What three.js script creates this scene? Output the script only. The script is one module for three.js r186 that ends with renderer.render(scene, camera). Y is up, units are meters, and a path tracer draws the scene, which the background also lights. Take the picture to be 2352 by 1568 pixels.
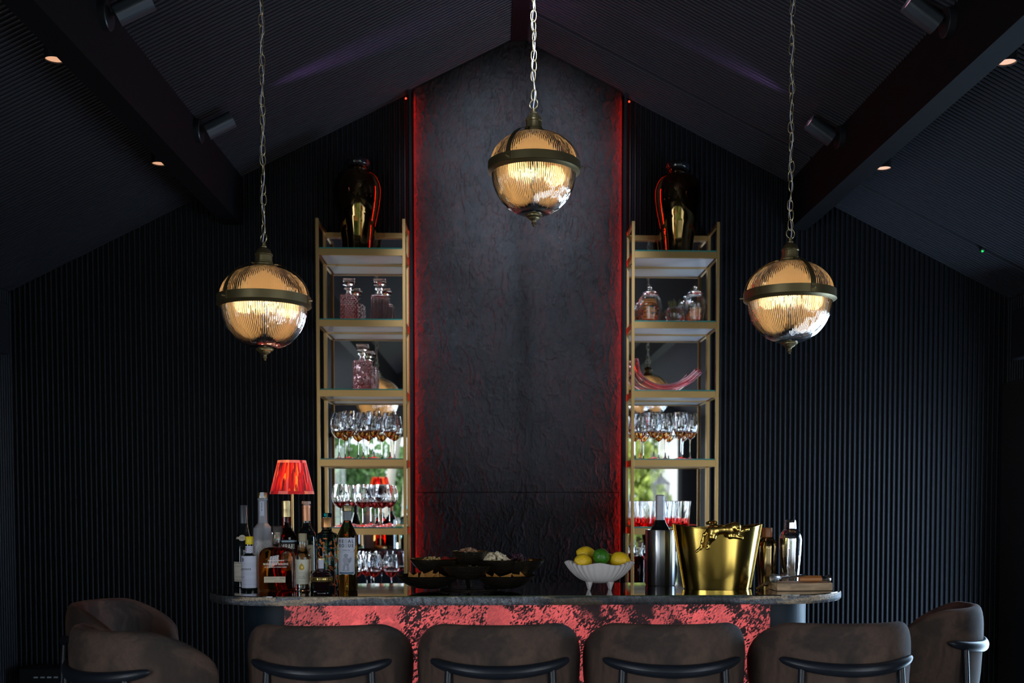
import * as THREE from 'three';
import { RoundedBoxGeometry } from 'three/addons/geometries/RoundedBoxGeometry.js';
import { mergeGeometries, toCreasedNormals } from 'three/addons/utils/BufferGeometryUtils.js';
import { MarchingCubes } from 'three/addons/objects/MarchingCubes.js';
import { RectAreaLightUniformsLib } from 'three/addons/lights/RectAreaLightUniformsLib.js';

// ------------------------------------------------------------------ camera, sky, daylight, exposure
const scene = new THREE.Scene();
const FPX = 2500;                                        // focal length in pixels of the 2352 x 1568 frame
const camera = new THREE.PerspectiveCamera(2 * Math.atan(784 / FPX) * 180 / Math.PI, 2352 / 1568, 0.05, 200);
camera.position.set(-0.12, 1.42, 5.77);
camera.rotation.order = 'YXZ';
camera.rotation.set(-2.3 * Math.PI / 180, -2.2 * Math.PI / 180, 0);
camera.setViewOffset(2352, 1568, -58.1, -461.4, 2352, 1568);   // shift lens: keeps the verticals nearly upright
camera.focus = 3.95; camera.userData.fStop = 2.8;         // pendants and bar sharp, gable wall a little soft
const renderer = new THREE.WebGLRenderer({ antialias: true });
renderer.toneMapping = THREE.LinearToneMapping;
renderer.toneMappingExposure = 1.0;
renderer.shadowMap.enabled = true;
RectAreaLightUniformsLib.init();

{ // bright overcast sky, a little brighter overhead
  const w = 64, h = 32, d = new Float32Array(w * h * 4);
  for (let y = 0; y < h; y++) for (let x = 0; x < w; x++) {
    const e = Math.max(0, (y + 0.5) / h * 2 - 1), k = 2.4 + 0.7 * e, i = (y * w + x) * 4;
    d[i] = 0.86 * k; d[i + 1] = 0.94 * k; d[i + 2] = 1.05 * k; d[i + 3] = 1;
  }
  const t = new THREE.DataTexture(d, w, h, THREE.RGBAFormat, THREE.FloatType);
  t.mapping = THREE.EquirectangularReflectionMapping; t.magFilter = THREE.LinearFilter; t.needsUpdate = true;
  scene.background = t;
}
const sun = new THREE.DirectionalLight(0xfff1dd, 4.0);   // hazy sun over the garden, from the left
sun.position.set(-9, 14, 9); sun.target.position.set(0, 0, 15); sun.shadow.radius = 6;
scene.add(sun, sun.target);
sun.castShadow = true; sun.shadow.mapSize.set(2048, 2048);
Object.assign(sun.shadow.camera, { left: -14, right: 14, top: 14, bottom: -14, near: 1, far: 50 });

const lin = (r, g, b) => new THREE.Color().setRGB(r, g, b);
function areaLight(w, h, color, intensity, pos, look) {
  const l = new THREE.RectAreaLight(color, intensity, w, h);
  l.position.set(...pos); l.lookAt(...look); scene.add(l); return l;
}
// daylight of the glazed doors in the side walls, behind the photographer on both sides, and of the door beside the bar
areaLight(3.3, 2.1, lin(0.80, 0.89, 1), 6.2, [-2.70, 1.2, 6.6], [0, 1.2, 6.6]);
areaLight(4.2, 2.1, lin(0.80, 0.89, 1), 2.2, [2.70, 1.2, 6.15], [0, 1.2, 6.15]);
areaLight(1.05, 1.75, lin(0.46, 0.71, 1), 12, [2.70, 0.95, 1.03], [0, 0.95, 1.03]);

// ------------------------------------------------------------------ helpers
const V = (x, y, z) => new THREE.Vector3(x, y, z), V2 = (x, y) => new THREE.Vector2(x, y);
let seed = 7;
const rnd = (a = 0, b = 1) => { seed = (seed * 1664525 + 1013904223) >>> 0; return a + (b - a) * seed / 4294967296; };
const taken = new Map();
function numbered(n) { const k = taken.get(n) || 0; taken.set(n, k + 1); return k ? n + '_' + String(k).padStart(3, '0') : n; }
function thing(name, label, category, [x, y, z] = [0, 0, 0], turn = 0, group) {
  const o = new THREE.Group(); o.name = numbered(name); o.position.set(x, y, z); o.rotation.y = turn;
  o.userData = { label, category }; if (group) o.userData.group = group;
  scene.add(o); return o;
}
function obj(name, g, m, parent) {
  const o = new THREE.Mesh(g, m); o.name = name; o.castShadow = o.receiveShadow = true; if (parent) parent.add(o); return o;
}
function one(name, g, m, label, category, [x, y, z] = [0, 0, 0], turn = 0, group) {
  const o = obj(numbered(name), g, m, scene); o.position.set(x, y, z); o.rotation.y = turn;
  o.userData = { label, category }; if (group) o.userData.group = group; return o;
}
function struct(name, label, category) {
  const o = new THREE.Group(); o.name = name; o.userData = { kind: 'structure', label, category }; scene.add(o); return o;
}
function dup(src, [x, y, z], turn, label) {
  const c = src.clone(); c.name = numbered(src.name.replace(/_\d{3}$/, '')); c.userData = { ...src.userData };
  c.position.set(x, y, z); c.rotation.y = turn || 0; if (label) c.userData.label = label; scene.add(c); return c;
}
const at = (g, x, y, z) => g.translate(x, y, z);
const box = (w, h, d, x = 0, y = 0, z = 0) => new THREE.BoxGeometry(w, h, d).translate(x, y, z);
const rbox = (w, h, d, r, x = 0, y = 0, z = 0) => new RoundedBoxGeometry(w, h, d, 2, r).translate(x, y, z);
const lathe = (pts, seg = 36, crease = 0.7) => toCreasedNormals(new THREE.LatheGeometry(pts.map(([r, y]) => V2(Math.max(r, 1e-5), y)), seg), crease);
function smoothPts(pts, n = 6) {                          // rounded profile through the points
  const c = new THREE.SplineCurve(pts.map(([r, y]) => V2(r, y))); return c.getPoints(pts.length * n).map((p) => [Math.max(0, p.x), p.y]);
}
const tube = (pts, r, seg = 24, rad = 8) => new THREE.TubeGeometry(new THREE.CatmullRomCurve3(pts.map((p) => V(...p))), seg, r, rad);
function rod(a, b, r0, r1 = r0, seg = 12) {
  const A = V(...a), B = V(...b), d = B.clone().sub(A), g = new THREE.CylinderGeometry(r1, r0, d.length(), seg);
  g.applyQuaternion(new THREE.Quaternion().setFromUnitVectors(V(0, 1, 0), d.clone().normalize()));
  return g.translate((A.x + B.x) / 2, (A.y + B.y) / 2, (A.z + B.z) / 2);
}
const flat = (g) => { const n = g.index ? g.toNonIndexed() : g; for (const k of Object.keys(n.attributes)) if (!['position', 'normal', 'uv'].includes(k)) n.deleteAttribute(k); return n; };
const merge = (...gs) => mergeGeometries(gs.map(flat));
function surface(fn, nu, nv, uw = 1, vw = 1) {            // fn(u, v) -> [x, y, z]
  const p = [], uv = [], id = [];
  for (let j = 0; j <= nv; j++) for (let i = 0; i <= nu; i++) { p.push(...fn(i / nu, j / nv)); uv.push(i / nu * uw, j / nv * vw); }
  for (let j = 0; j < nv; j++) for (let i = 0; i < nu; i++) { const a = j * (nu + 1) + i, b = a + 1, c = a + nu + 1, d = c + 1; id.push(a, b, d, a, d, c); }
  const g = new THREE.BufferGeometry(); g.setAttribute('position', new THREE.Float32BufferAttribute(p, 3));
  g.setAttribute('uv', new THREE.Float32BufferAttribute(uv, 2)); g.setIndex(id); g.computeVertexNormals(); return g;
}
// value noise
const PERM = new Uint8Array(512); { const p = [...Array(256).keys()]; for (let i = 255; i > 0; i--) { const j = Math.floor(rnd(0, i + 1)); [p[i], p[j]] = [p[j], p[i]]; } for (let i = 0; i < 512; i++) PERM[i] = p[i & 255]; }
function vn(x, y) {
  const X = Math.floor(x), Y = Math.floor(y), fx = x - X, fy = y - Y, u = fx * fx * (3 - 2 * fx), v = fy * fy * (3 - 2 * fy);
  const h = (i, j) => PERM[PERM[(X + i) & 255] + ((Y + j) & 255)] / 255;
  return (h(0, 0) * (1 - u) + h(1, 0) * u) * (1 - v) + (h(0, 1) * (1 - u) + h(1, 1) * u) * v;
}
const fbm = (x, y, o = 4) => { let s = 0, a = 0.5, t = 0; for (let i = 0; i < o; i++) { s += a * vn(x, y); t += a; a *= 0.5; x = x * 2.03 + 17.1; y = y * 2.03 + 5.7; } return s / t; };
const ss = (a, b, x) => { const t = Math.min(1, Math.max(0, (x - a) / (b - a))); return t * t * (3 - 2 * t); };
function dataTex(w, h, fn, srgb = true) {                 // fn(u, v) -> [r, g, b] 0..255
  const d = new Uint8Array(w * h * 4);
  for (let y = 0; y < h; y++) for (let x = 0; x < w; x++) { const c = fn(x / w, y / h), i = (y * w + x) * 4; d[i] = c[0]; d[i + 1] = c[1]; d[i + 2] = c[2]; d[i + 3] = c[3] ?? 255; }
  const t = new THREE.DataTexture(d, w, h); t.magFilter = THREE.LinearFilter; t.wrapS = t.wrapT = THREE.RepeatWrapping;
  if (srgb) t.colorSpace = THREE.SRGBColorSpace; t.needsUpdate = true; return t;
}
function canvasTex(w, h, draw) {
  const c = document.createElement('canvas'); c.width = w; c.height = h; draw(c.getContext('2d'), w, h);
  const t = new THREE.CanvasTexture(c); t.colorSpace = THREE.SRGBColorSpace; return t;
}
const std = (o) => new THREE.MeshStandardMaterial(o), phy = (o) => new THREE.MeshPhysicalMaterial(o);

// ------------------------------------------------------------------ materials
const M = {
  slat: phy({ color: lin(0.0064, 0.0074, 0.0112), roughness: 0.44, specularIntensity: 0.5 }),
  ceilingSlat: phy({ color: lin(0.0175, 0.0180, 0.0245), roughness: 0.45, specularIntensity: 0.7 }),
  backing: std({ color: lin(0.006, 0.006, 0.008), roughness: 0.9 }),
  beam: phy({ color: lin(0.0034, 0.0034, 0.0042), roughness: 0.75, specularIntensity: 0.28 }),
  floor: std({ color: lin(0.035, 0.028, 0.024), roughness: 0.5 }),
  brass: std({ color: lin(0.46, 0.285, 0.11), roughness: 0.38, metalness: 0.88 }),
  agedBrass: std({ color: lin(0.20, 0.155, 0.075), roughness: 0.42, metalness: 0.85 }),
  chain: std({ color: lin(0.55, 0.44, 0.24), roughness: 0.3, metalness: 0.9 }),
  cord: phy({ color: lin(0.60, 0.62, 0.72), roughness: 0.3, transmission: 0.3, thickness: 0 }),
  mirror: std({ color: lin(0.88, 0.90, 0.90), roughness: 0.0, metalness: 1 }),
  shelfGlass: phy({ color: lin(0.10, 0.55, 0.46), roughness: 0.05, transmission: 0.6, thickness: 0 }),
  acrylic: std({ color: lin(0.36, 0.375, 0.41), roughness: 0.3 }),
  redGlow: std({ color: lin(0.30, 0.02, 0.015), roughness: 0.5, emissive: lin(1, 0.085, 0.06), emissiveIntensity: 0.85 }),
  redLed: std({ color: lin(0.3, 0.02, 0.02), emissive: lin(1, 0.07, 0.03), emissiveIntensity: 2.2 }),
  crystal: phy({ color: 0xffffff, roughness: 0.0, transmission: 1, thickness: 0.01, ior: 1.5 }),
  pinkCrystal: phy({ color: 0xffffff, roughness: 0.02, transmission: 1, thickness: 0.02, ior: 1.52, attenuationColor: lin(1, 0.86, 0.87), attenuationDistance: 0.06 }),
  ribGlass: phy({ color: lin(1, 0.95, 0.86), roughness: 0.08, transmission: 1, thickness: 0.0045, ior: 1.48 }),
  frosted: phy({ color: lin(1, 0.80, 0.52), roughness: 0.72, transmission: 1, thickness: 0, ior: 1.2 }),
  bulb: std({ color: lin(1, 0.9, 0.75), emissive: lin(1, 0.82, 0.58), emissiveIntensity: 3.2 }),
  blackWood: phy({ color: lin(0.008, 0.011, 0.016), roughness: 0.36, specularIntensity: 0.7 }),
  blackMetal: std({ color: lin(0.012, 0.013, 0.016), roughness: 0.38, metalness: 0.2 }),
  spotMetal: std({ color: lin(0.06, 0.07, 0.085), roughness: 0.42, metalness: 0.5 }),
  steel: std({ color: lin(0.60, 0.61, 0.63), roughness: 0.14, metalness: 1 }),
  brushed: phy({ color: lin(0.52, 0.52, 0.54), roughness: 0.3, metalness: 1, anisotropy: 0.6, anisotropyRotation: Math.PI / 2 }),
  gold: phy({ color: lin(0.50, 0.335, 0.075), roughness: 0.17, metalness: 1 }),
  goldDark: std({ color: lin(0.42, 0.30, 0.12), roughness: 0.2, metalness: 1 }),
  bluePaint: std({ color: lin(0.012, 0.028, 0.042), roughness: 0.5 }),
  paper: std({ color: lin(0.62, 0.63, 0.68), roughness: 0.7 }),
  darkGlass: phy({ color: lin(0.006, 0.009, 0.008), roughness: 0.05, clearcoat: 1, clearcoatRoughness: 0.03 }),
  plum: phy({ color: lin(0.012, 0.004, 0.006), roughness: 0.04, clearcoat: 1 }),
};
const glassOf = (c, d, r = 0.02) => phy({ color: 0xffffff, roughness: r, transmission: 1, thickness: 0.05, ior: 1.42, attenuationColor: lin(...c), attenuationDistance: d });

// ------------------------------------------------------------------ room shell
const HW = 2.63, EAVE = 2.5, APEX = 3.815, SL = (APEX - EAVE) / HW, ZB = 9.0;   // half width, eaves, ridge, slope, wall behind the camera
const roofY = (x) => APEX - SL * Math.abs(x);
const PITCH = 0.0268;
const slatProfile = (() => { const s = new THREE.Shape(); const w = 0.0078, d = 0.016; s.moveTo(-w, 0); for (let i = 0; i <= 6; i++) { const a = Math.PI - i / 6 * Math.PI; s.lineTo(w * Math.cos(a), 0.004 + (d - 0.004) * Math.sin(a)); } s.lineTo(w, 0); s.closePath(); return s; })();
// unit slat: length 1 along +y, standing proud of a wall towards +z
const slatNice = toCreasedNormals(new THREE.ExtrudeGeometry(slatProfile, { depth: 1, bevelEnabled: false, steps: 1 }).rotateX(Math.PI / 2).translate(0, 1, 0), 0.9);
function slat(parent, len, x, y, z, rx, ry, rz) { const o = obj('slat', slatNice, M.slat, parent); o.scale.set(1, len, 1); o.position.set(x, y, z); o.rotation.set(rx, ry, rz); return o; }

const floorS = struct('floor', 'dark boarded floor of the bar room', 'floor');
obj('floor_boards', box(2 * HW + 0.3, 0.1, ZB + 0.3, 0, -0.05, ZB / 2), M.floor, floorS);

const wallB = struct('wall_back', 'dark navy fluted gable wall behind the bar', 'wall');
{
  const s = new THREE.Shape(); s.moveTo(-HW - .1, 0); s.lineTo(HW + .1, 0); s.lineTo(HW + .1, EAVE); s.lineTo(0, APEX + 0.1); s.lineTo(-HW - .1, EAVE); s.closePath();
  obj('backing', new THREE.ExtrudeGeometry(s, { depth: 0.12, bevelEnabled: false }).translate(0, 0, -0.12), M.backing, wallB);
  for (let i = 0; i * PITCH < HW - 0.02; i++) for (const k of i ? [-1, 1] : [1]) { const x = k * (i + 0.0) * PITCH; if (Math.abs(x) < 0.53) continue; slat(wallB, roofY(x) - 0.012, x, 0, 0, 0, 0, 0); }
}
const rightOpen = [0.46, 1.60, 1.90];                      // glazed door in the right wall
const sideOpen = [4.9, 8.3, 2.3], sideOpen2 = [4.0, 8.3, 2.3];                          // glazed doors in the left wall: z from, z to, head height
function sideWall(name, s, label) {
  const w = struct(name, label, 'wall'), X = s * (HW + 0.06), opens = s < 0 ? [sideOpen] : [rightOpen, sideOpen2], parts = [];
  let z0 = 0; const rest = [];
  for (const [a, b, h] of [...opens, [ZB, ZB, 0]]) { parts.push(box(0.12, EAVE, a - z0, X, EAVE / 2, (a + z0) / 2)); if (h) parts.push(box(0.12, EAVE - h, b - a, X, (EAVE + h) / 2, (a + b) / 2)); z0 = b; }
  obj('backing', merge(...parts), M.backing, w);
  for (let z = 0.014; z < ZB; z += PITCH) {
    const o = opens.find(([a, b]) => z > a - 0.02 && z < b + 0.02), y0 = o ? o[2] + 0.02 : 0;
    if (z < 0.44) slat(w, EAVE - 0.02, s * HW, 0, z, 0, -s * Math.PI / 2, 0);
    else rest.push(slatNice.clone().scale(1, EAVE - 0.02 - y0, 1).rotateY(-s * Math.PI / 2).translate(s * HW, y0, z));
  }
  obj('slats_beyond', mergeGeometries(rest), M.slat, w).userData.kind = 'stuff';
}
sideWall('wall_left', -1, 'dark fluted side wall with glazed doors, left edge of the room');
sideWall('wall_right', 1, 'dark fluted side wall with glazed door, right edge of the room');
for (const s of [-1, 1]) {
  const c = struct(s < 0 ? 'ceiling_left' : 'ceiling_right', (s < 0 ? 'left' : 'right') + ' slope of the dark slatted gable ceiling', 'ceiling');
  const len = Math.hypot(HW, APEX - EAVE), ang = Math.atan(SL);
  const slab = new THREE.BoxGeometry(len + 0.12, 0.1, ZB + 0.2).translate((len + .12) / 2, 0.05, ZB / 2);
  slab.rotateZ(-ang).translate(0, APEX, 0); if (s < 0) slab.rotateY(Math.PI).translate(0, 0, ZB);
  obj('backing', slab, M.backing, c);
  const rest = [];
  // slats run from ridge to eaves, proud of the slope, spaced along the room
  const gC = slatNice.clone().scale(1, len, 1);            // length along y, proud towards +z
  gC.applyMatrix4(new THREE.Matrix4().makeBasis(V(0, 0, -1), V(1, 0, 0), V(0, -1, 0)));   // length along +x, proud towards -y
  gC.rotateZ(-ang);
  if (s < 0) gC.rotateY(Math.PI);
  for (let i = 0; i * PITCH < ZB - 0.03; i++) {
    const z = 0.016 + i * PITCH;
    if (s > 0 && i === 15) continue;                      // panel joint
    if (z < 2.75) { const o = obj('slat', gC, M.ceilingSlat, c); o.position.set(0, APEX, z); }
    else rest.push(gC.clone().translate(0, APEX, z));
  }
  obj('slats_beyond', mergeGeometries(rest), M.ceilingSlat, c).userData.kind = 'stuff';
}
// wall behind the photographer with wide glazed doors to the garden
const wallF = struct('wall_front', 'dark wall behind the viewer with wide glazed doors', 'wall');
const OP = [-2.35, 2.42, 2.3];
{
  const s = new THREE.Shape(); s.moveTo(-HW - .1, 0); s.lineTo(OP[0], 0); s.lineTo(OP[0], OP[2]); s.lineTo(OP[1], OP[2]); s.lineTo(OP[1], 0); s.lineTo(HW + .1, 0); s.lineTo(HW + .1, EAVE); s.lineTo(0, APEX + 0.1); s.lineTo(-HW - .1, EAVE); s.closePath();
  obj('backing', new THREE.ExtrudeGeometry(s, { depth: 0.14, bevelEnabled: false }).translate(0, 0, ZB), M.backing, wallF);
}
const paneM = phy({ color: 0xffffff, roughness: 0, transmission: 1, thickness: 0, ior: 1.45 });
function glazing(name, label, w, h, n, place) {
  const g = struct(name, label, 'window'); place(g);
  const f = 0.055, cell = w / n;
  obj('frame', merge(box(w, f, f, 0, h - f / 2, 0), box(w, f, f, 0, f / 2, 0), ...[...Array(n + 1).keys()].map((i) => box(f, h, f, Math.max(-w / 2 + f / 2, Math.min(w / 2 - f / 2, -w / 2 + i * cell)), h / 2, 0))), M.blackMetal, g);
  for (let i = 0; i < n; i++) obj('pane', box(cell - f * 1.02, h - 2 * f, 0.012, -w / 2 + (i + .5) * cell, h / 2, 0), paneM, g);
}
glazing('window_1', 'black framed garden doors seen in the shelf mirrors', OP[1] - OP[0], OP[2], 4, (g) => g.position.set((OP[0] + OP[1]) / 2, 0, ZB + 0.06));
glazing('window_2', 'black framed side doors left of the viewer', sideOpen[1] - sideOpen[0], sideOpen[2], 5, (g) => { g.position.set(-HW - 0.09, 0, (sideOpen[0] + sideOpen[1]) / 2); g.rotation.y = Math.PI / 2; });

glazing('window_4', 'black framed side doors right of the viewer', sideOpen2[1] - sideOpen2[0], sideOpen2[2], 4, (g) => { g.position.set(HW + 0.09, 0, (sideOpen2[0] + sideOpen2[1]) / 2); g.rotation.y = Math.PI / 2; });
glazing('window_3', 'black framed glazed door right of the bar', rightOpen[1] - rightOpen[0], rightOpen[2], 2, (g) => { g.position.set(HW + 0.09, 0, (rightOpen[0] + rightOpen[1]) / 2); g.rotation.y = Math.PI / 2; });

// ------------------------------------------------------------------ beams
const ridge = one('ridge_beam', box(0.09, 0.2, ZB - 0.02, 0.01, 3.775 + 0.0, ZB / 2 + 0.01).translate(0, 0.1 - 0.0, 0), M.beam, 'black ridge beam running along the top of the gable ceiling', 'beam');
for (const s of [-1, 1]) one('roof_beam', box(0.095, 0.40, ZB - 0.02, s * 1.4775, 2.836 + 0.2, ZB / 2 + 0.01), M.beam, (s < 0 ? 'heavy black roof beam running along the left ceiling slope' : 'heavy black roof beam running along the right ceiling slope'), 'beam');

// ------------------------------------------------------------------ chimney panel: two stone slabs
const PW = 0.538, RED_GRAZE = 120;
// dark rough stone with a fine net of raised rust brown veins all over
const veinAt = (x, y) => {
  const c = (a, b, q) => ss(a, b, 1 - Math.abs(2 * q - 1)), wx = x + 0.045 * (fbm(x * 14, y * 8, 3) - .5), wy = y + 0.09 * (fbm(x * 11 + 20, y * 7, 3) - .5);
  const l1 = c(0.93, 0.995, fbm(wx * 26, wy * 9, 3)), l2 = c(0.90, 0.995, fbm(wx * 62 + 7 + wy * 12, wy * 20, 3)), l3 = c(0.84, 0.99, fbm(wx * 120 + 3 - wy * 25, wy * 48, 3)), l4 = c(0.80, 0.99, fbm(wx * 190 + 11 + wy * 60, wy * 85, 2));
  const patch = 0.35 + 0.65 * ss(0.38, 0.62, fbm(x * 9 + 3.3, y * 5, 3));
  return Math.min(1, patch * (l1 * 0.6 + l2 * 0.7 + l3 * 0.6 + l4 * 0.45) * (0.3 + 1.1 * vn(x * 420, y * 330)));
};
const stoneTex = dataTex(1100, 2048, (u, v) => {
  const x = u * 1.08, y = v * 2.8, n = fbm(x * 5 + fbm(x * 9, y * 9, 3) * 1.6, y * 5, 5), f = fbm(x * 60, y * 45, 3), streak = fbm(x * 14 + 9, y * 90, 3);
  let k = 23 + 22 * (n - 0.5) + 17 * (f - 0.5) + 8 * (streak - 0.5);
  const fl = vn(x * 160 + 3, y * 130) * ss(0.5, 0.72, fbm(x * 8 + 40, y * 7, 3)); if (fl > 0.74) k += 90 * (fl - 0.74);
  const q = veinAt(x, y);
  return [k * 0.98 + (46 - k) * q, k * 0.99 + (25 - k) * q, k * 1.02 + (24 - k) * q];
});
const reliefAt = (x, y) => {                               // hacked stone face: soft lumps crossed by sharp raised ridges, 0..1
  const c = (a, b, q) => ss(a, b, 1 - Math.abs(2 * q - 1)), wx = x + 0.03 * (fbm(x * 16, y * 10, 3) - .5), wy = y + 0.06 * (fbm(x * 12 + 20, y * 8, 3) - .5);
  const m1 = ss(0.36, 0.6, fbm(x * 13 + 9, y * 7, 3)), m2 = ss(0.36, 0.6, fbm(x * 17 + 30, y * 9 + 7, 3));
  return 0.30 * fbm(wx * 24, wy * 13, 4) + 0.75 * m1 * c(0.80, 1, fbm(wx * 30 + 5, wy * 11, 3)) + 0.55 * m2 * c(0.78, 1, fbm(wx * 62 + wy * 18, wy * 24, 2)) + 0.3 * c(0.7, 1, fbm(wx * 95 - wy * 20, wy * 45 + 3, 2));
};
const grainTex = dataTex(512, 512, (u, v) => { const q = 255 * fbm(u * 60, v * 60, 3); return [q, q, q]; }, false);
const slabM = phy({ map: stoneTex, roughness: 0.7, specularIntensity: 0.45, bumpMap: grainTex, bumpScale: 0.002 });
{
  const p = thing('stone_panel', 'tall slate grey stone wall panel with red veined, red lit sides', 'wall panel');
  const SEAM = 1.452;
  const slab = (y0, gable) => {
    const s = new THREE.Shape(), r = (x) => roofY(x) - 0.02; s.moveTo(-PW, y0); s.lineTo(PW, y0);
    if (gable) { s.lineTo(PW, r(PW)); s.lineTo(0, r(0)); s.lineTo(-PW, r(PW)); } else { s.lineTo(PW, SEAM - 0.0008); s.lineTo(-PW, SEAM - 0.0008); } s.closePath();
    const body = new THREE.ExtrudeGeometry(s, { depth: 0.034, bevelEnabled: false }).translate(0, 0, 0.0255);
    const up = (x) => gable ? r(x) : SEAM - 0.0008, face = surface((u, v) => {
      const x = -PW + 2 * PW * u, y1 = up(x), y = y0 + (y1 - y0) * v, edge = Math.min(1, (PW - Math.abs(x)) / 0.004, (y - y0) / 0.003, (y1 - y) / 0.003);
      return [x, y, 0.0595 + edge * (0.001 + 0.0042 * reliefAt(x + PW, y))];
    }, 420, gable ? 720 : 170);
    const g = merge(body, face), P = g.attributes.position, U = g.attributes.uv; for (let i = 0; i < P.count; i++) U.setXY(i, (P.getX(i) + PW) / 1.08, (P.getY(i) - 1.05) / 2.8); return g;
  };
  obj('stone_slab', slab(SEAM + 0.0008, true), slabM, p); obj('stone_slab', slab(0.92, false), slabM, p); obj('plinth', box(2 * PW, 0.9, 0.034, 0, 0.46, 0.0425), M.backing, p);
  for (const s of [-1, 1]) {
    // red light strip in a black channel along each side of the slab: it grazes the stone, and a second row of diodes faces the shelves
    obj('led_channel', merge(box(0.006, 2.5, 0.068, s * 0.5575, 2.26, 0.054), box(0.012, 2.5, 0.004, s * 0.5535, 2.26, 0.087)), M.backing, p);
    obj('led_strip', box(0.002, 2.45, 0.006, s * 0.5535, 2.26, 0.0780), M.redLed, p);
    obj('led_strip', box(0.002, 2.45, 0.006, s * 0.5615, 2.26, 0.030), M.redLed, p);
    obj('led_end', new THREE.SphereGeometry(0.005, 10, 8).translate(s * 0.580, 3.488, 0.03), M.redLed, p);
    areaLight(0.006, 2.45, 0xff1c10, RED_GRAZE, [s * 0.5522, 2.26, 0.0780], [-s * 3, 2.26, 0.0780]);
    areaLight(0.006, 2.45, 0xff2412, 5, [s * 0.5628, 2.26, 0.030], [s * 3, 2.26, 0.030]);
  }
}

// ------------------------------------------------------------------ shelf units with mirror backs
const TIERS = [0.93, 1.278, 1.623, 1.970, 2.318, 2.669], SW = 0.445, SZ0 = 0.022, SZ1 = 0.272, SHX = 0.789;
for (const s of [-1, 1]) {
  const u = thing('shelf_unit', s < 0 ? 'tall brass shelf unit with mirrored back, left of the stone panel' : 'tall brass shelf unit with mirrored back, right of the stone panel', 'shelf', [s * SHX, 0, 0]);
  const b = 0.0155, hx = SW / 2 - b / 2;
  for (const x of [-hx, hx]) for (const z of [SZ0 + b / 2, SZ1 - b / 2]) obj('post', rbox(b, 2.812, b, 0.001, x, 1.406, z), M.brass, u);
  obj('back_rail', box(SW - 2 * b, 0.026, 0.012, 0, 2.785, SZ0 + 0.007), M.brass, u);
  for (const x of [-hx, hx]) obj('side_rail', box(0.011, 0.016, SZ1 - SZ0 - 2 * b, x, 2.800, (SZ0 + SZ1) / 2), M.brass, u);
  for (const y of [0.22, 0.575, ...TIERS]) {
    const f = obj('shelf_frame', merge(box(SW - 2 * b, 0.032, 0.012, 0, y - 0.023, SZ1 - 0.007), box(SW - 2 * b, 0.032, 0.012, 0, y - 0.023, SZ0 + 0.007), box(0.011, 0.032, SZ1 - SZ0 - 2 * b, -hx, y - 0.023, (SZ0 + SZ1) / 2), box(0.011, 0.032, SZ1 - SZ0 - 2 * b, hx, y - 0.023, (SZ0 + SZ1) / 2)), M.brass, u);
    obj('glass_shelf', box(SW - 2 * b - 0.002, 0.006, SZ1 - SZ0 - 0.006, 0, y - 0.0035, (SZ0 + SZ1) / 2), M.shelfGlass, f);
    obj('underside', box(SW - 2 * b - 0.012, 0.016, SZ1 - SZ0 - 0.030, 0, y - 0.026, (SZ0 + SZ1) / 2), M.acrylic, f);
    if (y > 0.6) {
      obj('light_panel', box(SW - 2 * b - 0.03, 0.003, SZ1 - SZ0 - 0.05, 0, y - 0.0145, (SZ0 + SZ1) / 2), M.redGlow, f);
      areaLight(0.36, 0.18, 0xff4038, 0.34, [s * SHX, y + 0.0005, (SZ0 + SZ1) / 2], [s * SHX, y + 1, (SZ0 + SZ1) / 2]);
    }
  }
  obj('mirror', box(SW - 2 * b + 0.004, 2.66, 0.004, 0, 1.44, SZ0 - 0.004), M.mirror, u);
}

// ------------------------------------------------------------------ bar
const BZ = 1.79, BR = 0.285, BX = 1.147, BT = 1.09;
function stadium(inset = 0) {
  const s = new THREE.Shape(), r = BR - inset, c = BX - BR;   // drawn in x and -z
  s.moveTo(-c, -r); s.lineTo(c, -r); s.absarc(c, 0, r, -Math.PI / 2, Math.PI / 2, false); s.lineTo(-c, r); s.absarc(-c, 0, r, Math.PI / 2, Math.PI * 1.5, false); return s;
}
const granite = dataTex(1024, 512, (u, v) => {
  const x = u * 2.4, y = v * 1.2, n = fbm(x * 3 + 2 * fbm(x * 4, y * 6, 3), y * 7, 4), k = 9 + 14 * ss(0.55, 0.8, n) + 10 * (fbm(x * 60, y * 60, 2) - .5);
  const g = ss(0.66, 0.74, fbm(x * 2.2 + 30, y * 9 + 2 * fbm(x * 5, y * 5, 2), 4)); return [k + 40 * g, k + 32 * g, k + 22 * g];
});
const edgeStone = dataTex(2048, 128, (u, v) => {
  const x = u * 1.8, y = v * 0.06, g = fbm(x * 300, y * 190, 3), st = fbm(x * 130 + 20 * y, y * 30, 3), big = fbm(x * 2.3 + 12.3, y * 8, 3);
  let r = 104 + 96 * (g - .5) + 90 * (st - .5), gg = r * 1.03, b = r * 1.09;
  const w = ss(0.585, 0.64, fbm(x * 3.1 + 3.7, y * 14, 4)); const pale = 168 + 110 * (g - .5) + 60 * (st - .5);
  r += (pale * 1.04 - r) * w; gg += (pale * 0.93 - gg) * w; b += (pale * 0.8 - b) * w;
  const dk = ss(0.5, 0.36, big); r *= 1 - .5 * dk; gg *= 1 - .5 * dk; b *= 1 - .5 * dk;
  return [r, gg, b];
});
const graniteM = phy({ map: granite, roughness: 0.07, clearcoat: 0.6, clearcoatRoughness: 0.03 });
const edgeM = std({ map: edgeStone, roughness: 0.5, bumpMap: edgeStone, bumpScale: 0.003 });
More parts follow.
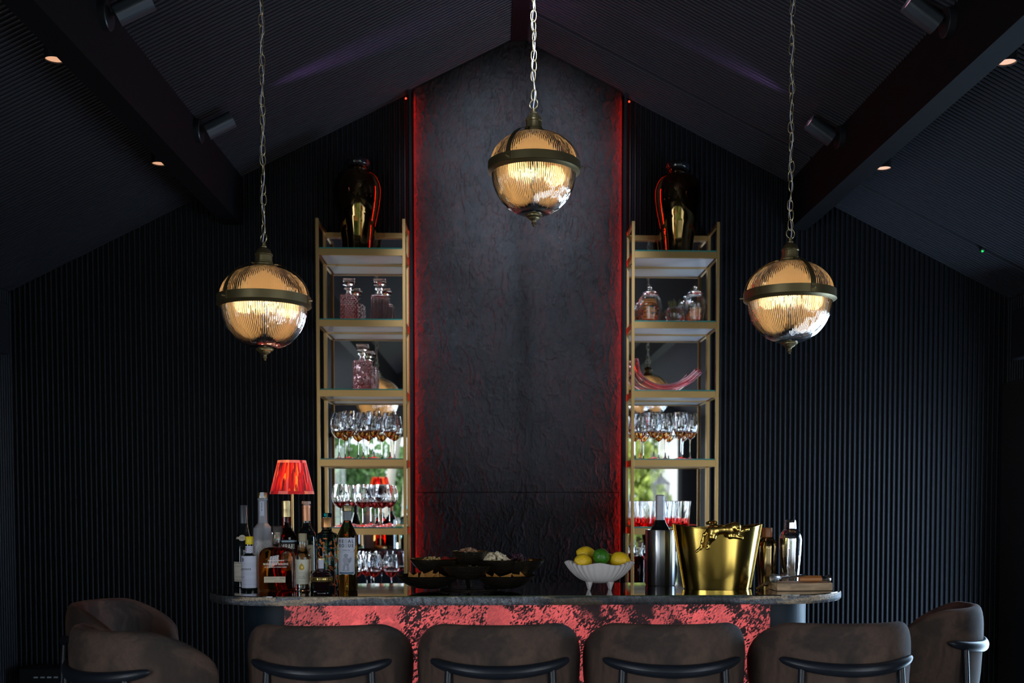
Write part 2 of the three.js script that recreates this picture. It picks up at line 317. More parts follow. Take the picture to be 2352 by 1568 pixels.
{
  const t = thing('bar_worktop', 'long polished black granite bar top with chiselled grey edge and rounded ends', 'worktop', [0, 0, 0]);
  const g = new THREE.ExtrudeGeometry(stadium(0.003), { depth: 0.030, bevelEnabled: false, curveSegments: 40 }).rotateX(-Math.PI / 2).translate(0, BT - 0.030, BZ);
  const U = g.attributes.uv; for (let i = 0; i < U.count; i++) U.setXY(i, (U.getX(i) + 1.2) / 2.4, (U.getY(i) + 0.6) / 1.2);
  obj('slab', g, graniteM, t);
  const pts = stadium(0).getSpacedPoints(360), per = pts.length - 1;
  obj('chiselled_edge', surface((u, v) => {
    const i = Math.round(u * per), p = pts[i], q = pts[(i + 1) % per], o = pts[(i + per - 1) % per];
    let nx = q.y - o.y, nz = -(q.x - o.x); const l = Math.hypot(nx, nz); nx /= l; nz /= l;
    const ph = u * per, d = (v < 0.01 || v > 0.99 ? -0.004 : 0) + 0.0028 * (fbm(u * 190, v * 3, 3) - 0.5) - 0.0015 * Math.abs(v - .5);
    return [p.x + nx * d, BT - 0.0325 + 0.032 * v, BZ - (p.y + nz * d)];
  }, per, 5, 3, 1), edgeM, t);
}
const fascia = dataTex(2048, 1024, (u, v) => {            // translucent stone lit from behind: red where thin, flecked with black minerals
  const x = u * 1.75, y = v * 0.95, wx = x + 0.08 * (fbm(x * 5, y * 5, 3) - .5), wy = y + 0.08 * (fbm(x * 5 + 9, y * 5, 3) - .5);
  const big = fbm(wx * 5.2 + 5.2, wy * 7 + 1.3, 4), d = (x + y) * 0.707, e = (y - x) * 0.707;
  const fleck = fbm(d * 150 + 3, e * 320, 3), fleck2 = fbm(d * 70 + 9, e * 170 + 5, 3), mid = fbm(wx * 18, wy * 18 + 3, 3);
  const clean = ss(0.565, 0.66, big), cover = 0.50 + 0.55 * (mid - 0.5) - 0.42 * clean;
  const dark = ss(-0.07, 0.07, cover - 0.01 - (fleck * 0.62 + fleck2 * 0.38));
  const patch = ss(0.40, 0.33, big) * ss(0.42, 0.60, mid);
  const vein = ss(0.94, 0.995, 1 - Math.abs(2 * fbm(wx * 5 + 3, wy * 6 + 8, 4) - 1)) * clean;
  const tone = 0.80 + 0.42 * (fbm(x * 11, y * 11, 3) - .5) + 0.35 * (fleck - .5) + 0.2 * vein, k = tone * (1 - 0.93 * Math.max(dark, patch));
  return [Math.min(255, 236 * k + 16), Math.min(255, 92 * k + 13), Math.min(255, 90 * k + 16)];
});
{
  const b = thing('bar_counter', 'bar counter with dark rounded ends and red backlit stone front', 'bar', [0, 0, 0]);
  const s = new THREE.Shape(), r = 0.165, x1 = 1.045, zf = 1.875, zk = 1.56;
  s.moveTo(-x1 + r, -zf); s.lineTo(x1 - r, -zf); s.absarc(x1 - r, -zf + r, r, -Math.PI / 2, 0, false); s.lineTo(x1, -zk); s.lineTo(-x1, -zk); s.absarc(-x1 + r, -zf + r, r, Math.PI, Math.PI * 1.5, false);
  obj('body', toCreasedNormals(new THREE.ExtrudeGeometry(s, { depth: 1.056, bevelEnabled: false, curveSegments: 24 }).rotateX(-Math.PI / 2), 0.6), M.bluePaint, b);
  const fm = std({ color: lin(0.02, 0.012, 0.012), roughness: 0.4, emissive: lin(1, 1, 1), emissiveMap: fascia, emissiveIntensity: 0.78 });
  for (let i = 0; i < 3; i++) {
    const w = 1.742 / 3, g = rbox(w - 0.0015, 1.0, 0.014, 0.001, -0.871 + (i + .5) * w, 0.555, 1.883), P = g.attributes.position, U = g.attributes.uv;
    for (let k = 0; k < P.count; k++) U.setXY(k, (P.getX(k) + 0.871) / 1.75, P.getY(k) / 1.06);
    obj('backlit_stone', g, fm, b);
  }
  areaLight(1.7, 0.95, 0xff4a40, 0.16, [0, 0.555, 1.896], [0, 0.555, 4]);
}

// ------------------------------------------------------------------ bar stools
const velvetTex = dataTex(768, 512, (u, v) => {           // brushed nap: paler and darker strokes
  const n = fbm(u * 16 + 2.2 * fbm(u * 9, v * 9, 3), v * 9 + 1.5 * fbm(u * 7 + 4, v * 8, 2), 4), m = fbm(u * 5 + 30, v * 4, 3), f = fbm(u * 150, v * 110, 2), k = 0.80 + 0.42 * (ss(0.3, 0.7, n) - 0.5) + 0.35 * (m - .5) + 0.16 * (f - .5); return [71 * k, 53 * k, 43 * k];
});
const velvet = phy({ map: velvetTex, roughness: 0.85, sheen: 0.35, sheenRoughness: 0.45, sheenColor: lin(0.22, 0.15, 0.12) });
function makeStool(label) {
  const t = thing('bar_stool', label, 'stool', [0, 0, 0], 0);
  const A = 97 * Math.PI / 180;
  obj('backrest', surface((u, v) => {
    const q = (u - 0.5) * 2, a = q * A, b = Math.abs(q), e = Math.pow(1 - Math.pow(b, 8) * 0.9995, 0.5);
    const top = 1.04 - 0.012 * b * b - 0.055 * ss(0.45, 1.0, b), bot = 0.70 + 0.06 * ss(0.15, 0.95, b), c = (top + bot) / 2, hh = (top - bot) / 2 * e, th = 0.031 * (0.55 + 0.45 * e) * Math.min(1, e * 1.6);
    const w = v * Math.PI * 2 - Math.PI / 2, cw = Math.cos(w), sw = Math.sin(w), sg = (k, p) => Math.sign(k) * Math.pow(Math.abs(k), p);
    const y = c + hh * sg(sw, 0.62), R = 0.231 + th * sg(cw, 0.75) + 0.05 * (y - 0.87);
    return [R * 1.01 * Math.sin(a), y, R * 1.04 * Math.cos(a)];
  }, 72, 28, 0.97, 0.97), velvet, t);
  const sp = smoothPts([[0, 0.585], [0.12, 0.585], [0.20, 0.595], [0.222, 0.625], [0.215, 0.66], [0.16, 0.672], [0, 0.675]], 5);
  obj('seat', new THREE.LatheGeometry(sp.map(([r, y]) => V2(Math.max(r, 1e-4), y)), 40).scale(1, 1, 1.1).translate(0, 0, -0.035), velvet, t);
  const RA = 49 * Math.PI / 180, RR = 0.279;
  obj('rail', surface((u, v) => {
    const q = (u - .5) * 2, a = q * RA, rr = 0.0185 * Math.sqrt(Math.max(0.0004, 1 - Math.pow(Math.abs(q), 14))) * (0.62 + 0.38 * (1 - q * q)), w = v * Math.PI * 2;
    const R = RR + rr * 0.85 * Math.cos(w); return [R * 1.02 * Math.sin(a), 0.900 + 0.026 * q * q + rr * Math.sin(w) * 1.12, R * Math.cos(a)];
  }, 48, 14), M.blackWood, t);
  for (const s of [-1, 1]) {
    const a = 34 * Math.PI / 180; obj('leg', rod([s * 0.281 * Math.sin(a), 0.90, 0.279 * Math.cos(a)], [s * 0.2, 0, 0.275], 0.0115, 0.010), M.blackWood, t);
    obj('leg', rod([s * 0.13, 0.6, -0.12], [s * 0.19, 0, -0.2], 0.0135, 0.010), M.blackWood, t);
  }
  obj('footrest', merge(rod([-0.19, 0.24, 0.252], [0.19, 0.24, 0.252], 0.009), rod([-0.175, 0.24, -0.168], [0.175, 0.24, -0.168], 0.009), rod([-0.18, 0.24, -0.168], [-0.188, 0.24, 0.252], 0.009), rod([0.18, 0.24, -0.168], [0.188, 0.24, 0.252], 0.009)), M.blackWood, t);
  return t;
}
const stool0 = makeStool('brown velvet bar stool, leftmost of the four in front of the glowing bar');
stool0.position.set(-0.645, 0, 2.255); stool0.rotation.y = -0.03;
dup(stool0, [-0.110, 0, 2.255], 0.02, 'brown velvet bar stool, second from left in front of the glowing bar');
dup(stool0, [0.423, 0, 2.255], 0.0, 'brown velvet bar stool, third from left in front of the glowing bar');
dup(stool0, [0.958, 0, 2.255], 0.06, 'brown velvet bar stool, rightmost of the four in front of the glowing bar');
dup(stool0, [-1.15, 0, 2.36], -0.70, 'brown velvet bar stool turned to the left end of the bar, nearest the viewer');
dup(stool0, [-1.415, 0, 1.70], -1.68, 'brown velvet bar stool at the left end of the bar, half hidden behind another stool');
dup(stool0, [1.375, 0, 1.84], 1.06, 'brown velvet bar stool standing alone at the right end of the bar');

// ------------------------------------------------------------------ pendant lamps
const linkGeo = (() => { const c = []; for (let i = 0; i < 20; i++) { const a = i / 20 * Math.PI * 2; c.push(V(0.0098 * Math.cos(a), 0.0205 * Math.sign(Math.sin(a)) * Math.pow(Math.abs(Math.sin(a)), 0.8), 0)); } return new THREE.TubeGeometry(new THREE.CatmullRomCurve3(c, true), 22, 0.0016, 6, true); })();
const ribbed = (prof, ribs, amp, outer = prof.length) => {     // first `outer` points carry the ribs
  const g = surface((u, v) => {
    const k = Math.round(v * (prof.length - 1)), [q, y] = prof[k], a = u * Math.PI * 2, R = q * (1 + (k < outer ? amp * Math.abs(Math.sin(a * ribs / 2)) : 0)); return [R * Math.sin(a), y, R * Math.cos(a)];
  }, ribs * 6, prof.length - 1); return toCreasedNormals(g, 0.85);
};
// pressed glass: ribbed outside, smooth inside, closed at both rims
const ribbedShell = (prof, ribs, amp) => ribbed([...prof, ...prof.slice().reverse().map(([q, y]) => [Math.max(0.001, q - 0.0045), y * 0.985]), prof[0]], ribs, amp, prof.length);
const lining = (prof) => lathe(prof.map(([q, y]) => [q - 0.0065, y * 0.97]), 64, 1.5);
const upGlobe = [...Array(15).keys()].map((i) => { const a = (0.02 + 0.80 * i / 14) * Math.PI / 2; return [0.150 * Math.cos(a), 0.012 + 0.114 * Math.sin(a)]; });
const loGlobe = [...Array(15).keys()].map((i) => { const a = (0.02 + 0.86 * i / 14) * Math.PI / 2; return [0.146 * Math.pow(Math.cos(a), 0.92), -0.014 - 0.156 * Math.sin(a)]; });
const upG = ribbedShell(upGlobe, 116, 0.028), loG = ribbedShell(loGlobe, 116, 0.028), upL = lining(upGlobe), loL = lining(loGlobe);
const capG = lathe([[0, 0.208], [0.006, 0.208], [0.007, 0.196], [0.011, 0.193], [0.009, 0.189], [0.017, 0.186], [0.025, 0.176], [0.028, 0.168], [0.031, 0.166], [0.031, 0.162], [0.0285, 0.160], [0.0285, 0.141], [0.031, 0.139], [0.031, 0.136], [0.036, 0.132], [0.036, 0.126], [0.043, 0.122], [0.048, 0.121], [0.048, 0.118], [0, 0.118]], 40);
const bandG = lathe([[0.1555, 0.016], [0.163, 0.016], [0.163, -0.013], [0.165, -0.015], [0.163, -0.017], [0.150, -0.024], [0.149, -0.022], [0.1555, -0.014], [0.1555, 0.016]], 80);
const finG = lathe([[0, -0.158], [0.038, -0.160], [0.038, -0.165], [0.030, -0.168], [0.029, -0.172], [0.020, -0.177], [0.019, -0.180], [0.008, -0.187], [0.0065, -0.191], [0.008, -0.194], [0.008, -0.198], [0.004, -0.200], [0.005, -0.204], [0.003, -0.207], [0, -0.208]], 36);
const ringG = new THREE.TorusGeometry(0.0165, 0.0018, 8, 28).translate(0, 0.2225, 0);
const strapG = (() => { const g = surface((u, v) => { const a = v * 0.86 * Math.PI / 2, r = 0.1645 * Math.cos(a) + 0.0 * v, y = 0.0 + 0.1345 * Math.sin(a); return [(u - .5) * 0.017, y, r + 0.0015]; }, 2, 18); const h = surface((u, v) => { const a = v * 0.86 * Math.PI / 2; return [(0.5 - u) * 0.017, 0.1345 * Math.sin(a), 0.1645 * Math.cos(a) - 0.0005]; }, 2, 18); return merge(g, h, box(0.017, 0.028, 0.002, 0, 0.001, 0.1645)); })();
const boltG = new THREE.CylinderGeometry(0.0032, 0.0032, 0.014, 10).rotateX(Math.PI / 2).translate(0, -0.002, 0.171), boltG2 = new THREE.CylinderGeometry(0.003, 0.003, 0.012, 10).rotateX(Math.PI / 2).translate(0, 0.128, 0.047);
function pendant(x, y, z, turn, top, axis, label) {
  const t = thing('pendant_lamp', label, 'pendant lamp', [x, y, z], turn);
  obj('frosted_lining', upL, M.frosted, obj('upper_globe', upG, M.ribGlass, t)); obj('frosted_lining', loL, M.frosted, obj('lower_globe', loG, M.ribGlass, t));
  obj('band', bandG, M.agedBrass, t); obj('cap', capG, M.agedBrass, t); obj('finial', finG, M.agedBrass, t); obj('ring', ringG, M.chain, t);
  for (let i = 0; i < 3; i++) { const s = obj('strap', strapG, M.agedBrass, t); s.rotation.y = i * Math.PI * 2 / 3; obj('bolt', boltG, M.chain, s); obj('bolt', boltG2, M.chain, s); }
  obj('lamp_holder', lathe([[0, 0.12], [0.018, 0.12], [0.018, 0.062], [0, 0.062]], 20), M.agedBrass, t);
  for (const k of [-1, 1]) {                                // two round bulbs side by side under the cap
    const bx = k * 0.046 * Math.cos(axis), bz = k * 0.046 * Math.sin(axis);
    obj('bulb', new THREE.SphereGeometry(0.04, 20, 14).scale(1, 0.8, 1).translate(bx, -0.012, bz), M.bulb, t);
    obj('bulb_neck', rod([bx * 0.3, 0.07, bz * 0.3], [bx * 0.85, 0.012, bz * 0.85], 0.008, 0.012), M.agedBrass, t);
    const c = Math.cos(turn), n = Math.sin(turn), l = new THREE.PointLight(lin(1, 0.66, 0.33), 0.115, 0, 2);
    l.position.set(x + bx * c + bz * n, y - 0.012, z - bx * n + bz * c); l.shadow.radius = 1.4; l.castShadow = true; scene.add(l);
  }
  const n = Math.floor((top - y - 0.262) / 0.0345);
  for (let i = 0; i < n; i++) { const k = obj('chain_link', linkGeo, M.chain, t); k.position.set(0.002 * Math.sin(i * 2.3), 0.254 + i * 0.0345, 0); k.rotation.set(0, (i % 2 ? Math.PI / 2 : 0) + 0.5 * Math.sin(i * 1.7), 0.05 * Math.sin(i * 3.1)); }
  const cp = []; for (let i = 0; i <= 40; i++) { const h = 0.205 + (top - y - 0.21) * i / 40; cp.push([0.0045 * Math.sin(i * 0.9), h, 0.0045 * Math.cos(i * 0.9)]); }
  obj('cord', tube(cp, 0.0017, 160, 6), M.cord, t);
  obj('ceiling_rose', lathe([[0, top - y], [0.05, top - y], [0.05, top - y - 0.02], [0.012, top - y - 0.03], [0, top - y - 0.03]], 24), M.agedBrass, t);
}
const PZ = 1.85;
pendant(-0.937, 2.117, PZ, -0.72, roofY(0.937) - 0.04, 1.75, 'ribbed glass globe pendant lamp hanging lowest on the left, beside the shelf unit');
pendant(0.018, 2.596, PZ, -0.60, 3.775, 1.75, 'ribbed glass globe pendant lamp hanging highest, in front of the stone panel');
pendant(0.942, 2.150, PZ, 0.24, roofY(0.942) - 0.04, 0.1, 'ribbed glass globe pendant lamp on the right, in front of the roof beam');

// ------------------------------------------------------------------ spotlights and downlights on the beams
const lensPink = std({ color: lin(0.5, 0.3, 0.4), emissive: lin(1, 0.45, 0.62), emissiveIntensity: 0.9 });
const lensWarm = std({ color: lin(0.6, 0.45, 0.35), roughness: 0.4, emissive: lin(1, 0.52, 0.30), emissiveIntensity: 0.78 });
function spot(bx, by, bz, s, dir, label, aim, power, name = 'spotlight') {
  const t = thing(name, label, 'spotlight', [bx, by, bz]);
  obj('mount', lathe([[0, 0], [0.05, 0], [0.05, 0.022], [0.047, 0.025], [0, 0.025]], 30).rotateZ(-s * Math.PI / 2), M.blackMetal, t);
  const d = V(...dir).normalize(), c = V(s * 0.075, 0.012, 0), L = 0.13;
  obj('arm', rod([s * 0.02, 0, 0], [c.x, c.y, c.z], 0.005), M.blackMetal, t);
  const q = new THREE.Quaternion().setFromUnitVectors(V(0, 1, 0), d);
  const place = (g) => g.applyQuaternion(q).translate(c.x, c.y, c.z);
  const b = obj('barrel', place(lathe([[0, -0.035], [0.033, -0.035], [0.036, -0.032], [0.036, L - 0.035], [0.033, L - 0.035], [0.031, L - 0.047], [0, L - 0.047]], 32)), M.spotMetal, t);
  obj('lens', place(new THREE.CylinderGeometry(0.030, 0.030, 0.003, 24).translate(0, L - 0.044, 0)), lensPink, b);
  if (power) {
    const l = new THREE.SpotLight(0xd9a0ff, power, 0, aim, 0.9, 2), p = V(bx, by, bz).add(c).addScaledVector(d, L - 0.03);
    l.position.copy(p); l.target.position.copy(p.clone().add(d)); l.castShadow = true; scene.add(l, l.target);
  }
}
spot(-1.430, 3.03, 0.874, 1, [0.90, 0.50, -0.12], 'small black spotlight on the left roof beam, the one nearer the gable wall', 0.24, 4);
spot(-1.430, 3.035, 2.012, 1, [0.90, 0.50, -0.12], 'black spotlight on the left roof beam, cut by the top of the picture', 0.24, 4);
spot(1.430, 3.03, 0.90, -1, [-0.88, 0.56, 0.10], 'small black spotlight on the right roof beam, the one nearer the gable wall', 0.24, 4);
spot(1.430, 3.035, 2.06, -1, [-0.88, 0.56, 0.10], 'black spotlight on the right roof beam, cut by the top of the picture', 0.24, 4);
function downlight(x, bot, z, label) {
  const top = roofY(x) - 0.008, t = thing('downlight', label, 'downlight', [x, bot, z]), h = top - bot;
  obj('housing', lathe([[0.031, 0.012], [0.031, 0], [0.034, 0], [0.034, h], [0, h], [0, 0.016]], 32), M.blackMetal, t);
  obj('lens', new THREE.CylinderGeometry(0.0315, 0.0315, 0.003, 28).translate(0, 0.006, 0), lensWarm, t);
  const l = new THREE.SpotLight(0xffb27a, 0.8, 0, 0.5, 0.7, 2); l.position.set(x, bot + 0.001, z); l.target.position.set(x, 0, z); l.castShadow = true; scene.add(l, l.target);
}
downlight(-1.625, 2.92, 1.92, 'lit round downlight beside the left roof beam, near the top left corner');
downlight(-1.625, 2.92, 0.76, 'lit round downlight beside the left roof beam, the one nearer the gable wall');
downlight(1.60, 2.885, 2.11, 'lit round downlight beside the right roof beam, near the top right corner');
downlight(1.60, 2.88, 0.95, 'lit round downlight beside the right roof beam, the one nearer the gable wall');
// two wash lights for the stone panel, on the ridge beam above the frame
for (const [z, aimY, power, label] of [[2.40, 3.10, 40, 'black spotlight on the ridge beam aimed at the top of the stone panel'], [3.0, 2.25, 40, 'black spotlight on the ridge beam aimed at the middle of the stone panel']]) {
  const t = thing('panel_spotlight', label, 'spotlight', [0.01, 3.772, z]);
  const d = V(0, aimY - 3.66, -z).normalize(), q = new THREE.Quaternion().setFromUnitVectors(V(0, 1, 0), d);
  obj('stem', rod([0, 0, 0], [0, -0.1, 0], 0.006), M.blackMetal, t);
  const b = obj('barrel', lathe([[0, -0.06], [0.04, -0.06], [0.04, 0.08], [0.036, 0.08], [0.034, 0.06], [0, 0.06]], 30).applyQuaternion(q).translate(0, -0.11, 0), M.spotMetal, t);
  obj('lens', new THREE.CylinderGeometry(0.032, 0.032, 0.003, 24).translate(0, 0.062, 0).applyQuaternion(q).translate(0, -0.11, 0), std({ color: 0xffffff, emissive: lin(0.7, 0.8, 1), emissiveIntensity: 2 }), b);
  const l = new THREE.SpotLight(lin(0.68, 0.79, 1), power, 0, 0.275, 1.0, 2), p = V(0.01, 3.662, z).addScaledVector(d, 0.085); l.position.copy(p); l.target.position.copy(p.clone().add(d)); l.shadow.radius = 1.5; l.castShadow = true; scene.add(l, l.target);
}

// ------------------------------------------------------------------ garden behind the viewer, seen in the mirrors
{
  one('lawn', box(60, 0.2, 40, 0, -0.16, 29.4), std({ color: lin(0.10, 0.19, 0.05), roughness: 0.95 }), 'green lawn of the garden outside the glazed doors', 'lawn').userData.kind = 'structure';
  one('terrace', box(60, 0.1, 3.2, 0, -0.05, 10.75), std({ color: lin(0.34, 0.33, 0.31), roughness: 0.9 }), 'pale paved terrace outside the glazed doors', 'terrace').userData.kind = 'structure';
  const leafG = (() => { const g = new THREE.PlaneGeometry(0.07, 0.12, 2, 2); const p = g.attributes.position; for (let i = 0; i < p.count; i++) { p.setX(i, p.getX(i) * (1 - Math.abs(p.getY(i)) / 0.075)); p.setZ(i, 0.01 - Math.abs(p.getX(i)) * 0.4); } g.computeVertexNormals(); return g; })();
  const leafM = phy({ color: 0xffffff, roughness: 0.9, transmission: 0.4, thickness: 0, side: THREE.DoubleSide });
  const bark = std({ color: lin(0.46, 0.43, 0.38), roughness: 0.9 }), darkBark = std({ color: lin(0.09, 0.07, 0.05), roughness: 0.95 });
  function foliage(parent, cx, cy, cz, rx, ry, rz, n, tint) {
    const m = new THREE.InstancedMesh(leafG, leafM, n), q = new THREE.Quaternion(), e = new THREE.Euler(), mt = new THREE.Matrix4(), col = new THREE.Color();
    for (let i = 0; i < n; i++) {
      const a = rnd(0, 6.283), c = rnd(-1, 1), r = Math.cbrt(rnd(0.25, 1)) * (0.75 + 0.4 * vn(a * 2 + cx * 3, c * 3 + 7)), s = Math.sqrt(1 - c * c);
      e.set(rnd(-1.2, 1.2), rnd(0, 6.283), rnd(-1, 1)); q.setFromEuler(e); const k = rnd(0.9, 1.7);
      mt.compose(V(cx + rx * r * s * Math.cos(a), cy + ry * r * c, cz + rz * r * s * Math.sin(a)), q, V(k, k, k)); m.setMatrixAt(i, mt);
      const b = rnd(0.55, 1.35); col.setRGB(tint[0] * b, tint[1] * b, tint[2] * b); m.setColorAt(i, col);
    }
    m.name = 'foliage'; m.userData.kind = 'stuff'; m.castShadow = m.receiveShadow = true; parent.add(m);
  }
  function tree(name, label, x, z, h, lean, pale, crown, n, tint) {
    const t = thing(name, label, 'tree', [x, 0, z], 0, 'garden trees outside the doors');
    obj('trunk', tube([[0, -0.1, 0], [lean * 0.3, h * 0.33, 0.05], [lean * 0.7, h * 0.66, 0], [lean, h, 0.1]], 0.09, 20, 8), pale ? bark : darkBark, t);
    foliage(t, lean, h * 0.86, 0, ...crown, n, tint);
  }
  tree('birch_tree', 'pale leaning birch trunk mirrored in the left shelf unit, middle of the garden', -2.4, 15.5, 6, 0.9, true, [1.5, 1.7, 1.4], 2600, [0.14, 0.27, 0.07]);
  tree('birch_tree', 'pale birch trunk mirrored at the right side of the left shelf unit', -1.75, 13.5, 5.4, 0.35, true, [1.3, 1.4, 1.2], 2200, [0.15, 0.28, 0.07]);
  tree('garden_tree', 'dark trunked garden tree far left outside the doors', -4.6, 18, 6, -0.4, false, [2, 2.2, 1.8], 3000, [0.10, 0.22, 0.06]);
  tree('garden_tree', 'dark trunked garden tree outside the right side of the doors', 1.2, 18, 6, 0.3, false, [1.8, 2, 1.7], 2600, [0.13, 0.25, 0.05]);
  function shrub(x, z, rx, ry, n, tint, label) { const t = thing('garden_shrub', label, 'shrub', [x, 0, z], 0, 'garden shrubs outside the doors'); obj('stem', rod([0, -0.06, 0], [0.05, ry, 0], 0.04, 0.02), darkBark, t); foliage(t, 0, ry * 0.95, 0, rx, ry, 0.8, n, tint); }
  shrub(-3.6, 16.5, 1.2, 1.5, 3600, [0.12, 0.26, 0.07], 'dense green garden shrub mirrored in the left edge of the left shelf unit');
  shrub(-2.5, 17.8, 1.3, 1.35, 3600, [0.17, 0.33, 0.10], 'pale green garden shrub mirrored in the middle of the left shelf unit');
  shrub(-1.2, 18.5, 1.3, 1.6, 3000, [0.13, 0.28, 0.09], 'green garden shrub mirrored behind the birch trunks');
  shrub(2.55, 15.4, 0.75, 1.35, 3000, [0.34, 0.42, 0.07], 'yellow green garden shrub mirrored in the right shelf unit');
  shrub(3.6, 19, 1.2, 1.6, 2600, [0.26, 0.38, 0.07], 'yellow green garden shrub beside the pale garden building');
  // garden wall and building
  const bld = thing('garden_building', 'pale rendered garden building mirrored in the right shelf unit', 'building', [3.7, 0, 17.2]);
  obj('wall', box(1.3, 3.6, 1.2, 0.35, 1.7, 0), std({ color: lin(0.66, 0.66, 0.66), roughness: 0.9 }), bld);
  obj('gutter', box(1.5, 0.12, 0.14, 0.35, 3.45, -0.65), M.blackMetal, bld); obj('roof', box(1.7, 0.12, 1.6, 0.35, 3.56, 0), darkBark, bld);
  const fence = thing('garden_fence', 'low orange brown timber fence in the garden', 'fence', [-3, 0, 14.6]);
  for (let i = 0; i < 14; i++) obj('board', box(0.14, 1.0, 0.02, -1 + i * 0.16, 0.45, 0), std({ color: lin(0.36, 0.22, 0.11), roughness: 0.8 }), fence);
  obj('post', box(0.1, 1.1, 0.1, 1.2, 0.5, 0.05), darkBark, fence);
  // lantern on a post, mirrored in the right shelf unit
  const la = thing('garden_lantern', 'black four sided garden lantern on a post, mirrored in the right shelf unit', 'lantern', [2.57, 0, 11.9]);
  obj('post', rod([0, -0.06, 0], [0, 1.22, 0], 0.03, 0.022), M.blackMetal, la);
  obj('roof', new THREE.CylinderGeometry(0.03, 0.19, 0.13, 4).rotateY(Math.PI / 4).translate(0, 1.72, 0), M.blackMetal, la);
  obj('finial', lathe([[0, 1.84], [0.02, 1.82], [0.012, 1.79], [0.03, 1.775], [0, 1.77]], 12), M.blackMetal, la);
  const fr = []; for (let i = 0; i < 4; i++) { const a = i * Math.PI / 2 + Math.PI / 4; fr.push(rod([0.1 * Math.cos(a), 1.26, 0.1 * Math.sin(a)], [0.16 * Math.cos(a), 1.66, 0.16 * Math.sin(a)], 0.009)); }
  obj('frame', merge(...fr, new THREE.CylinderGeometry(0.12, 0.06, 0.07, 4).rotateY(Math.PI / 4).translate(0, 1.24, 0)), M.blackMetal, la);
  obj('lamp_socket', rod([0, 1.27, 0], [0, 1.42, 0], 0.03, 0.025), M.blackMetal, la);
}

// ------------------------------------------------------------------ vases on top of the shelf units
const vaseM = phy({ color: lin(0.26, 0.165, 0.07), roughness: 0.05, metalness: 1 });
const vaseLid = phy({ color: lin(0.012, 0.012, 0.014), roughness: 0.12, clearcoat: 0.6 });
for (const s of [-1, 1]) {
  const t = thing('vase', s < 0 ? 'tall bronze lustre vase with dark rounded lip on the left shelf unit' : 'tall bronze lustre vase with dark rounded lip on the right shelf unit', 'vase', [s * 0.815 + (s > 0 ? 0 : 0), TIERS[5] + 0.0005, 0.145]);
  obj('body', lathe(smoothPts([[0.078, 0], [0.084, 0.06], [0.097, 0.14], [0.112, 0.21], [0.1215, 0.28], [0.1205, 0.335], [0.103, 0.382], [0.072, 0.408], [0.050, 0.416]], 6).concat([[0.0, 0.416]]), 64, 1.2), vaseM, t);
  obj('foot', lathe([[0, 0.0], [0.079, 0.0], [0.079, 0.003], [0, 0.003]], 48), vaseM, t);
  obj('neck', lathe([[0.05, 0.412], [0.046, 0.424], [0.05, 0.430]], 40), vaseM, t);
  obj('lip', lathe(smoothPts([[0.045, 0.428], [0.060, 0.436], [0.064, 0.452], [0.055, 0.468], [0.042, 0.474], [0.034, 0.464], [0.032, 0.44]], 5), 44, 1.2), vaseLid, t);
}

// ------------------------------------------------------------------ glassware on the shelves
const cutTex = dataTex(256, 256, (u, v) => { const a = Math.abs(((u * 6 + v * 6) % 1) - .5) * 2, b = Math.abs(((u * 6 - v * 6 + 6) % 1) - .5) * 2, k = 255 * Math.min(a, b); return [k, k, k]; }, false);
const sunTex = dataTex(256, 256, (u, v) => { const x = u - .5, y = v - .5, r = Math.hypot(x, y), a = Math.atan2(y, x) + r * 4, k = r < 0.44 ? 255 * Math.abs(((a / 6.2832 * 20 + 20) % 1) - .5) * 2 : 255 * Math.min(Math.abs(((u * 12 + v * 12) % 1) - .5), Math.abs(((u * 12 - v * 12 + 12) % 1) - .5)) * 2; return [k, k, k]; }, false);
const fluteTex = dataTex(256, 16, (u) => { const k = 255 * Math.abs(Math.sin(u * Math.PI * 14)); return [k, k, k]; }, false);
const crystalOf = (tex, scale) => { const m = M.pinkCrystal.clone(); m.bumpMap = tex; m.bumpScale = scale; return m; };
function decanter(x, y, z, w, bodyH, tex, label, turn) {
  const t = thing('decanter', label, 'decanter', [x, y, z], turn, 'crystal decanters on the left shelf unit');
  const shape = new RoundedBoxGeometry(w, bodyH, w, 4, 0.008).translate(0, bodyH / 2, 0);
  obj('body', shape, crystalOf(tex, 0.006), t);
  obj('neck', lathe([[0, bodyH - 0.001], [0.03, bodyH + 0.001], [0.017, bodyH + 0.012], [0.0145, bodyH + 0.026], [0.026, bodyH + 0.036], [0.026, bodyH + 0.040], [0.0, bodyH + 0.040]], 28), M.crystal, t);
  const st = obj('stopper', merge(lathe([[0, bodyH + 0.041], [0.012, bodyH + 0.041], [0.012, bodyH + 0.05], [0.033, bodyH + 0.056], [0.034, bodyH + 0.066], [0.026, bodyH + 0.071], [0, bodyH + 0.071]], 8, 0.3), rbox(0.062, 0.012, 0.062, 0.004, 0, bodyH + 0.078, 0)), M.pinkCrystal, t);
}
decanter(-0.862, TIERS[4] + 0.0005, 0.15, 0.090, 0.132, cutTex, 'square crystal decanter with diamond cut front, left of the pair', 0.12);
decanter(-0.706, TIERS[4] + 0.0005, 0.15, 0.090, 0.132, fluteTex, 'square crystal decanter with fluted front, right of the pair', 0.05);
decanter(-0.795, TIERS[3] + 0.0005, 0.15, 0.096, 0.150, sunTex, 'square crystal decanter with swirling star cut, alone on its shelf', 0.06);

